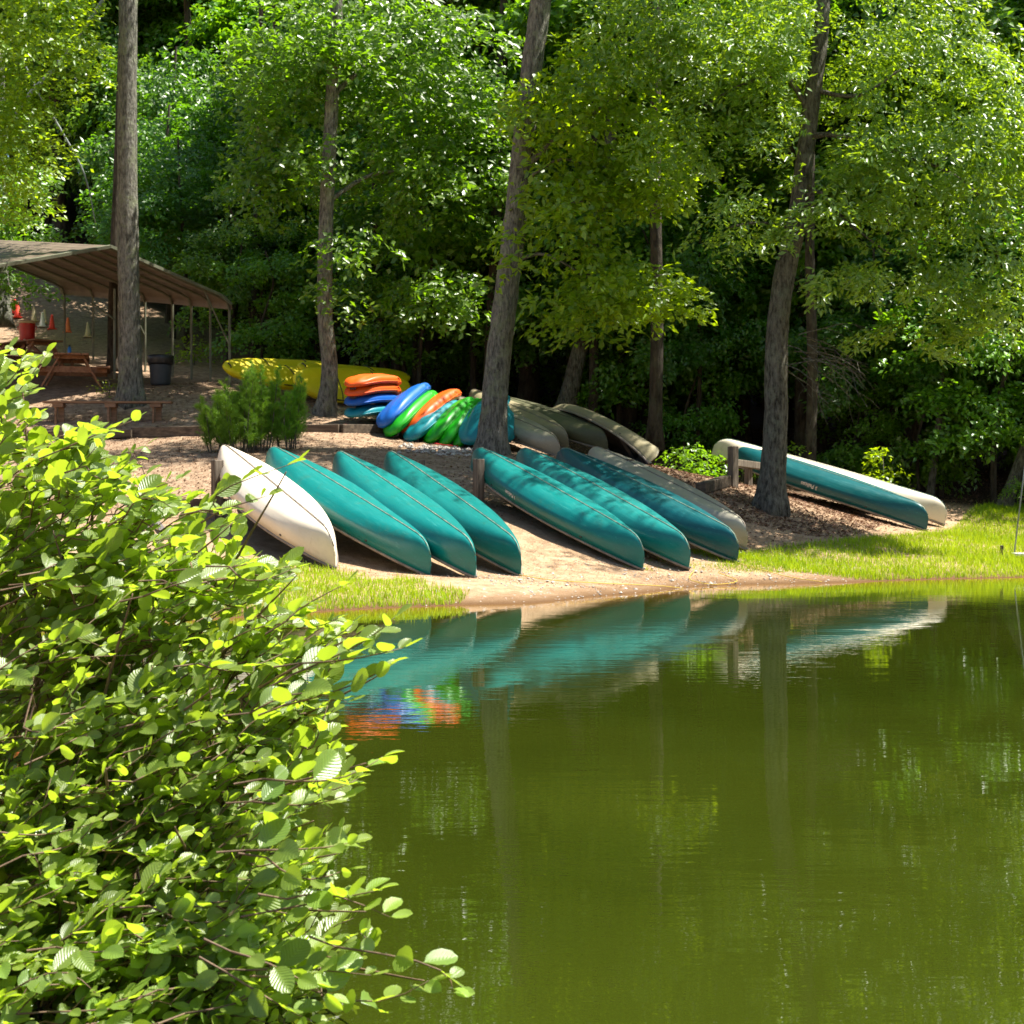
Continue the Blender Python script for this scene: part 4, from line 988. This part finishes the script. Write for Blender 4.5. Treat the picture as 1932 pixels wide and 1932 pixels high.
# ------------------------------------------------------------------ grass, litter, pebbles
def in_poly(X, Y, poly):
    ins = np.zeros(len(X), bool); n = len(poly)
    for i in range(n):
        x1, y1 = poly[i]; x2, y2 = poly[(i+1) % n]
        c = ((y1 > Y) != (y2 > Y)) & (X < (x2-x1)*(Y-y1)/(y2-y1+1e-12)+x1); ins ^= c
    return ins
def grass(label, poly, n, hmin, hmax, seed, thr=-9):
    r = np.random.RandomState(seed); P = np.array(poly); lo_, hi_ = P.min(0), P.max(0)
    X = r.uniform(lo_[0], hi_[0], n*2); Y = r.uniform(lo_[1], hi_[1], n*2); X = X+r.normal(0, .12, n*2); Y = Y+r.normal(0, .12, n*2)
    k = in_poly(X, Y, poly) & (snoise(X, Y, 2.2, seed)+snoise(X, Y, 6, seed+1)*.6+r.normal(0, .15, n*2) > thr); X, Y = X[k][:n], Y[k][:n]; Z, _ = ground_z(X, Y)
    k = Z > .005; X, Y, Z = X[k], Y[k], Z[k]; m = len(X)
    h = r.uniform(hmin, hmax, m)*(1+.5*snoise(X, Y, 1.7, seed+2))*(.75+.5*(r.uniform(0, 1, m) > .93)); a = r.uniform(0, 6.28, m)
    b = np.stack([X, Y, Z-.01], 1); ln = np.stack([np.cos(a), np.sin(a), 0*a], 1)*(h*r.uniform(.1, .55, m))[:, None]; sd = np.stack([-np.sin(a+.4), np.cos(a+.4), 0*a], 1)*.0042
    mid = b+ln*.35+np.array([0, 0, 1])*(h*.6)[:, None]; tip = b+ln+np.array([0, 0, 1])*h[:, None]
    V = np.stack([b-sd, b+sd, mid+sd*.8, mid-sd*.8, tip], 1).reshape(-1, 3); i = np.arange(m)*5
    Fc = np.stack([i, i+1, i+2, i, i+2, i+3, i+3, i+2, i+4], 1).reshape(-1, 3)
    t = np.clip(.5+.4*snoise(X, Y, 1.1, seed+4)+r.normal(0, .22, m), 0, 1)
    o = mk('grass', V, Fc, M['grass'], attr=np.repeat(t, 5)); tag(o, label, None, kind='stuff')
grass('bright yellow green grass on the right bank', [(3.2, 25.6), (4.2, 24.6), (5.2, 24.05), (6.5, 24.3), (8, 25.15), (13, 27.1), (20, 28.5), (20, 37), (10.5, 35), (9.2, 32.5), (8.2, 30.3), (7.0, 28.9), (5.6, 27.4), (4.4, 26.6)], 150000, .06, .17, 41, -.62)
grass('thin grass creeping round the canoe ends', [(1.6, 23.9), (3.6, 24.1), (4.6, 24.4), (4.6, 26.6), (3.4, 26.2), (2.4, 25)], 9000, .03, .09, 42, .12)
grass('bright green grass tuft strip by the water on the left', [(-9, 13.4), (-5, 15.5), (-3.1, 17.25), (-1.7, 18.55), (-.62, 19.25), (-.5, 19.9), (-1.2, 20.6), (-2.6, 21.2), (-4.4, 21), (-7, 19), (-12, 18)], 70000, .05, .14, 43, -.5)
grass('taller tufts standing out of the right bank grass', [(4.6, 24.0), (8, 25.3), (14, 27.2), (14, 33), (9.5, 32), (7.5, 29), (5.5, 26)], 7000, .16, .34, 45, .3)
grass('sparse weeds along the sand', [(-1, 20.6), (1.4, 23.2), (3, 24.4), (2.4, 24.6), (.6, 23.4), (-1, 21.8)], 2500, .02, .06, 44, .45)
def litter(label, poly, n, seed, s=(.03, .07), name='leaf_litter', mat='litter', lift=.012):
    r = np.random.RandomState(seed); P = np.array(poly); lo_, hi_ = P.min(0), P.max(0)
    X = r.uniform(lo_[0], hi_[0], n*2); Y = r.uniform(lo_[1], hi_[1], n*2); k = in_poly(X, Y, poly); X, Y = X[k][:n], Y[k][:n]; Z, _ = ground_z(X, Y); k = Z > .03; X, Y, Z = X[k], Y[k], Z[k]; m = len(X)
    a = r.uniform(0, 6.28, m); l = r.uniform(*s, m); N = np.array([0, 0, 1])+r.normal(0, .35, (m, 3)); N /= np.linalg.norm(N, axis=1)[:, None]
    D = np.stack([np.cos(a), np.sin(a), 0*a], 1); D -= N*(D*N).sum(1)[:, None]; W = np.cross(N, D)
    c = np.stack([X, Y, Z+lift], 1)
    V = np.stack([c-D*l[:, None]*.5, c+W*l[:, None]*.3+N*l[:, None]*.12, c+D*l[:, None]*.5, c-W*l[:, None]*.3+N*l[:, None]*.1], 1).reshape(-1, 3)
    i = np.arange(m)*4; Fc = np.stack([i, i+1, i+2, i, i+2, i+3], 1).reshape(-1, 3)
    o = mk(name, V, Fc, M[mat], attr=np.repeat(r.uniform(0, 1, m), 4)); tag(o, label, None, kind='stuff')
litter('dry brown leaves scattered over the upper bank and woodland floor', [(-7, 24), (1, 26), (4, 25.5), (9, 30), (12, 34), (14, 50), (-5, 50), (-8, 40), (-12, 36), (-12, 30)], 42000, 51)
litter('dense dry leaves around the right rack post', [(2, 28), (5.8, 27.5), (7.5, 31), (6, 34), (2, 33)], 9000, 52, (.04, .09))
litter('bits of bark and chips on the sand', [(-3, 20.5), (1, 21), (5, 24), (3, 27), (-3, 27)], 14000, 54, (.008, .03))
litter('wood chips on the clearing', [(-18, 34), (-4, 33), (-3, 25), (-6, 22), (-8, 22), (-20, 54), (-9, 52)], 26000, 53, (.015, .04))
rgp = np.random.RandomState(61); mb = MB()
def pebbles(n, x0, x1, off0, off1, s0, s1):
    for _ in range(n):
        x = rgp.uniform(x0, x1); y = float(np.interp(x, [p[0] for p in SH], [p[1] for p in SH]))+rgp.uniform(off0, off1); z = gz(x, y); s = rgp.uniform(s0, s1)
        if z < 0: continue
        V = []
        for p in ((1, 0, 0), (-1, 0, 0), (0, 1, 0), (0, -1, 0), (0, 0, .7), (0, 0, -.7)): V.append((x+p[0]*s*rgp.uniform(.7, 1.2), y+p[1]*s*rgp.uniform(.7, 1.2), z+.3*s+p[2]*s*rgp.uniform(.6, 1)))
        mb.add(V, [(0, 2, 4), (2, 1, 4), (1, 3, 4), (3, 0, 4), (2, 0, 5), (1, 2, 5), (3, 1, 5), (0, 3, 5)])
pebbles(1500, -1.2, 5.5, .05, 3.5, .006, .02); pebbles(90, -1.2, 5, .1, 3, .02, .04)
for _ in range(160):
    x = rgp.uniform(-2.2, -.6); y = rgp.uniform(30.4, 32); s = rgp.uniform(.02, .07); z = gz(x, y)
    V = [(x+p[0]*s*rgp.uniform(.7, 1.3), y+p[1]*s, z+.3*s+p[2]*s) for p in ((1, 0, 0), (-1, 0, 0), (0, 1, 0), (0, -1, 0), (0, 0, .7), (0, 0, -.7))]
    mb.add(V, [(0, 2, 4), (2, 1, 4), (1, 3, 4), (3, 0, 4), (2, 0, 5), (1, 2, 5), (3, 1, 5), (0, 3, 5)])
o = mb.build('pebbles', M['stone']); tag(o, 'pale pebbles scattered on the sandy bank', None, kind='stuff')

# ------------------------------------------------------------------ alder bush in front
ra = np.random.RandomState(9); rr = random.Random(9)
NL, NW = 9, 7
def leaf_shape(seed):
    r = random.Random(seed); V = []; UV = []
    bend = r.uniform(-.25, .45); fold = r.uniform(.05, .35); twist = r.uniform(-.25, .25)
    for i in range(NL):
        u = i/(NL-1); w = .32*(math.sin(math.pi*min(1, u**.85))**.62)*(.72+.42*u); w = max(w, .004)
        for j in range(NW):
            v = -1+2*j/(NW-1); x = .08+u*.92
            wav = .012*math.sin(u*25+v*3+seed)
            z = fold*abs(v)*w-bend*x*x*.5+wav*abs(v)+twist*v*w*u
            V.append((x, v*w, z)); UV.append((u, v))
    Fc = [(i*NW+j, (i+1)*NW+j, (i+1)*NW+j+1, i*NW+j+1) for i in range(NL-1) for j in range(NW-1)]
    # petiole
    k = len(V); V += [(0, -.008, 0), (0, .008, 0), (.1, .008, 0), (.1, -.008, 0)]; UV += [(0, 0)]*4; Fc.append((k, k+1, k+2, k+3))
    return np.array(V), np.array(Fc), np.array(UV)
LS = [leaf_shape(s) for s in range(8)]
BASE = Vector((-1.35, 4.9, -.28))
OUT = [(0, 640), (88, 668), (60, 760), (140, 810), (240, 800), (265, 850), (300, 890), (400, 960), (450, 945), (470, 1010), (440, 1060), (560, 1050), (600, 1090), (560, 1150), (650, 1160), (690, 1190), (650, 1240), (650, 1290), (640, 1340), (620, 1400), (700, 1440), (640, 1520), (650, 1600), (600, 1650), (690, 1720), (720, 1800), (640, 1850), (560, 1932), (-60, 1990), (-60, 640)]
mains = []; branches = MB(); sticks = MB()
tips = [(40, 700, 5.2), (180, 830, 5.0), (300, 930, 4.9), (440, 985, 4.8), (540, 890, 4.75), (560, 1085, 4.5), (700, 1180, 4.2), (720, 1270, 4.1), (690, 1440, 4.0), (640, 1610, 3.9), (690, 1720, 3.85), (800, 1850, 3.8), (560, 1800, 3.7), (400, 1300, 4.1), (330, 1560, 3.8), (250, 1120, 4.4), (200, 1450, 4.0), (120, 1700, 3.8), (100, 1000, 4.7), (430, 1700, 3.8), (60, 1300, 4.2), (-20, 900, 4.9), (-60, 1500, 4.1)]
_t = np.random.RandomState(12)
while len(tips) < 75:
    x, y = _t.uniform(-60, 700), _t.uniform(700, 1932)
    if in_poly(np.array([x]), np.array([y]), OUT)[0]: tips.append((x, y, 5.3-1.55*(y-640)/1300+_t.uniform(0, .7)))
for i, (x, y, D) in enumerate(tips):
    D += .22; T = at(x, y, D); B0 = BASE+Vector((rr.uniform(-.4, .3), rr.uniform(-.5, .5), 0)); hz = T-B0; hz.z = 0; mid = B0+hz*.42+Vector((rr.uniform(-.08, .08), rr.uniform(-.08, .08), (T.z-B0.z)*.62+rr.uniform(0, .08)))+Vector((0, .2, 0))
    Q, R = smooth_path([B0, mid, T], [.012 if i < 23 else .007, .007 if i < 23 else .004, .0018], 12); branches.tube(Q, R, 7); mains.append(Q)
allp = np.array([tuple(q) for Q in mains for q in Q[4:]])
bush = thing('alder_bush', 'bright leafy alder bush filling the near left corner over the water', 'bush', BASE)
LV, LF, LU, LT = [], [], [], []; cnt = 0; single = []
def put_leaf(p, d, n, size, tint):
    global cnt
    d = d/np.linalg.norm(d); n = n-d*np.dot(n, d); n /= np.linalg.norm(n)+1e-9; w = np.cross(n, d)
    k = ra.randint(8); V, Fc, U = LS[k]
    R = np.stack([d, w, n], 1)
    px = CX+F*p[0]/p[1]; py = HY-F*(p[2]-CH)/p[1]
    single.append((p[1] if (px > -10 and py < 1940) else 99, k, R, p, size, tint))
def twig(tip, direc, length, nl, lsz, wide=1.):
    global sticks
    tip = np.array(tip); d = np.array(direc, float); d /= np.linalg.norm(d); st = tip-d*length
    j = ((allp-st)**2).sum(1).argmin(); root_p = allp[j]; dd = np.linalg.norm(root_p-st)
    if dd > .1: root_p = st-d*.07
    c1 = (st+root_p)/2
    sticks.tube([Vector(root_p), Vector(c1), Vector(st)], [.0032, .0026, .0022], 5, False)
    bend = ra.normal(0, .03, 3)
    pts = [st+d*length*f+bend*math.sin(f*3.14) for f in np.linspace(0, 1, 6)]
    sticks.tube([Vector(p) for p in pts], [.003, .0026, .0023, .002, .0016, .001], 5)
    ph = ra.uniform(0, 6.28)
    for i in range(nl):
        f = (i+.6)/nl; p = st+d*length*f+bend*math.sin(f*3.14)
        side = 1 if i % 2 else -1
        lat = np.cross(d, [0, 0, 1.]); lat /= np.linalg.norm(lat)+1e-9
        ld = d*ra.uniform(.3, .9)+lat*side*ra.uniform(.5, 1)+np.array([0, 0, ra.uniform(-.25, .55)])
        n = np.array([0, 0, 1.])+ra.normal(0, .5, 3)+np.array([0, -.95, 0])*ra.uniform(0, 1)
        sz = lsz*(.5+.65*math.sin(math.pi*min(.95, .25+f*.75)))*ra.uniform(.65, 1.25)
        put_leaf(p, ld, n, sz, np.clip(.15+.85*f*ra.uniform(.3, 1.3), 0, 1))
    put_leaf(tip, d+np.array([0, 0, .25]), np.array([0, -.2, 1.])+ra.normal(0, .2, 3), lsz*.6, .95)
# sprays that stick out of the outline
for (x, y, D, dx, dz, ln, nl, sz) in [(560, 872, 4.75, .75, .45, .30, 7, .070), (505, 935, 4.75, .9, .2, .2, 6, .06), (88, 668, 5.1, .6, .7, .3, 9, .06), (255, 792, 4.95, .85, .35, .25, 8, .055), (60, 740, 5.1, .9, .2, .2, 7, .055),
        (745, 1165, 4.15, .8, .45, .32, 9, .072), (762, 1222, 4.15, .95, .15, .28, 7, .07), (735, 1255, 4.1, .9, .35, .3, 7, .065), (655, 1100, 4.4, .8, .5, .2, 6, .06), (480, 1060, 4.6, .9, .1, .2, 6, .06), (560, 1070, 4.45, .9, .0, .2, 5, .055),
        (655, 1325, 4.05, .9, .1, .25, 7, .062), (722, 1428, 3.95, .9, .15, .3, 8, .07), (655, 1500, 3.9, .9, .1, .25, 8, .065), (660, 1590, 3.85, .9, .05, .25, 8, .07), (655, 1640, 3.85, .8, -.1, .2, 6, .06),
        (712, 1680, 3.8, .85, .2, .28, 8, .068), (735, 1730, 3.8, .9, -.15, .25, 7, .07), (855, 1872, 3.75, .9, -.3, .3, 6, .065), (810, 1850, 3.75, .95, -.05, .35, 10, .07), (700, 1840, 3.75, .95, .0, .3, 9, .066), (620, 1880, 3.7, .8, -.4, .25, 8, .062),
        (600, 1930, 3.7, .8, -.4, .25, 8, .062), (275, 840, 4.9, .9, .3, .2, 7, .055), (430, 1090, 4.5, .9, .2, .25, 7, .06), (455, 975, 4.7, .9, .35, .22, 7, .058), (340, 905, 4.8, .8, .5, .2, 7, .055)]:
    twig(at(x, y, D), (dx, ra.uniform(-.25, .1), dz), ln, nl, sz*1.35)
n_ok = 0
for _ in range(9000):
    x, y = ra.uniform(-60, 760), ra.uniform(640, 1990)
    if not in_poly(np.array([x]), np.array([y]), OUT)[0]: continue
    # the upper part of the bush is farther away and thinner
    f = (y-640)/1300; D = 5.3-1.55*f+abs(ra.normal(0, .42)); dens = .85+.15*f
    edge = np.interp(y, [640, 800, 950, 1150, 1500, 1932], [80, 260, 420, 640, 650, 600])
    if x > edge-70 and ra.rand() < .4: continue
    if ra.rand() > dens: continue
    twig(at(x, y, D), (ra.uniform(.2, 1), ra.uniform(-.5, .3), ra.uniform(.0, .85)), ra.uniform(.14, .28), int(ra.randint(6, 11)), ra.uniform(.058, .08)*(1.15 if y < 1150 else 1))
    n_ok += 1
    if n_ok > 1250: break
branches.V = [tuple(Vector(v)-BASE) for v in branches.V]; branches.build('branches', M['twig'], bush, smooth=True)
sticks.V = [tuple(Vector(v)-BASE) for v in sticks.V]; o = sticks.build('twigs', M['twig'], bush, smooth=True)
order = sorted(range(len(single)), key=lambda i: single[i][0]-(8*single[i][4]))
tints = [.2, .5, .75, 1.0]; LM = {}
for q, i in enumerate(order):
    D_, k, R, p, sz, tint = single[i]
    if q < 300:
        ti = min(3, int(tint*4)); key = (k, ti)
        if key not in LM:
            V, Fc, U = LS[k]; LM[key] = mesh_np('leaf', V, Fc, M['leaf_alder'], True, np.full(len(V), tints[ti]), U)
        o = bpy.data.objects.new('leaf', LM[key]); C.objects.link(o); o.parent = bush
        Mx = Matrix([[*(R[0]*sz), p[0]-BASE.x], [*(R[1]*sz), p[1]-BASE.y], [*(R[2]*sz), p[2]-BASE.z], [0, 0, 0, 1]]); o.matrix_local = Mx
    else:
        V, Fc, U = LS[k]; W = (V*sz) @ R.T+p-np.array(BASE)
        LV.append(W); LF.append(Fc+cnt); LU.append(U); LT.append(np.full(len(V), tint)); cnt += len(V)
o = mk('foliage', np.concatenate(LV), np.concatenate(LF), M['leaf_alder'], bush, smooth=True, attr=np.concatenate(LT), uv=np.concatenate(LU)); tag(o, kind='stuff')
print('leaves', len(single), 'trees', len(spots))
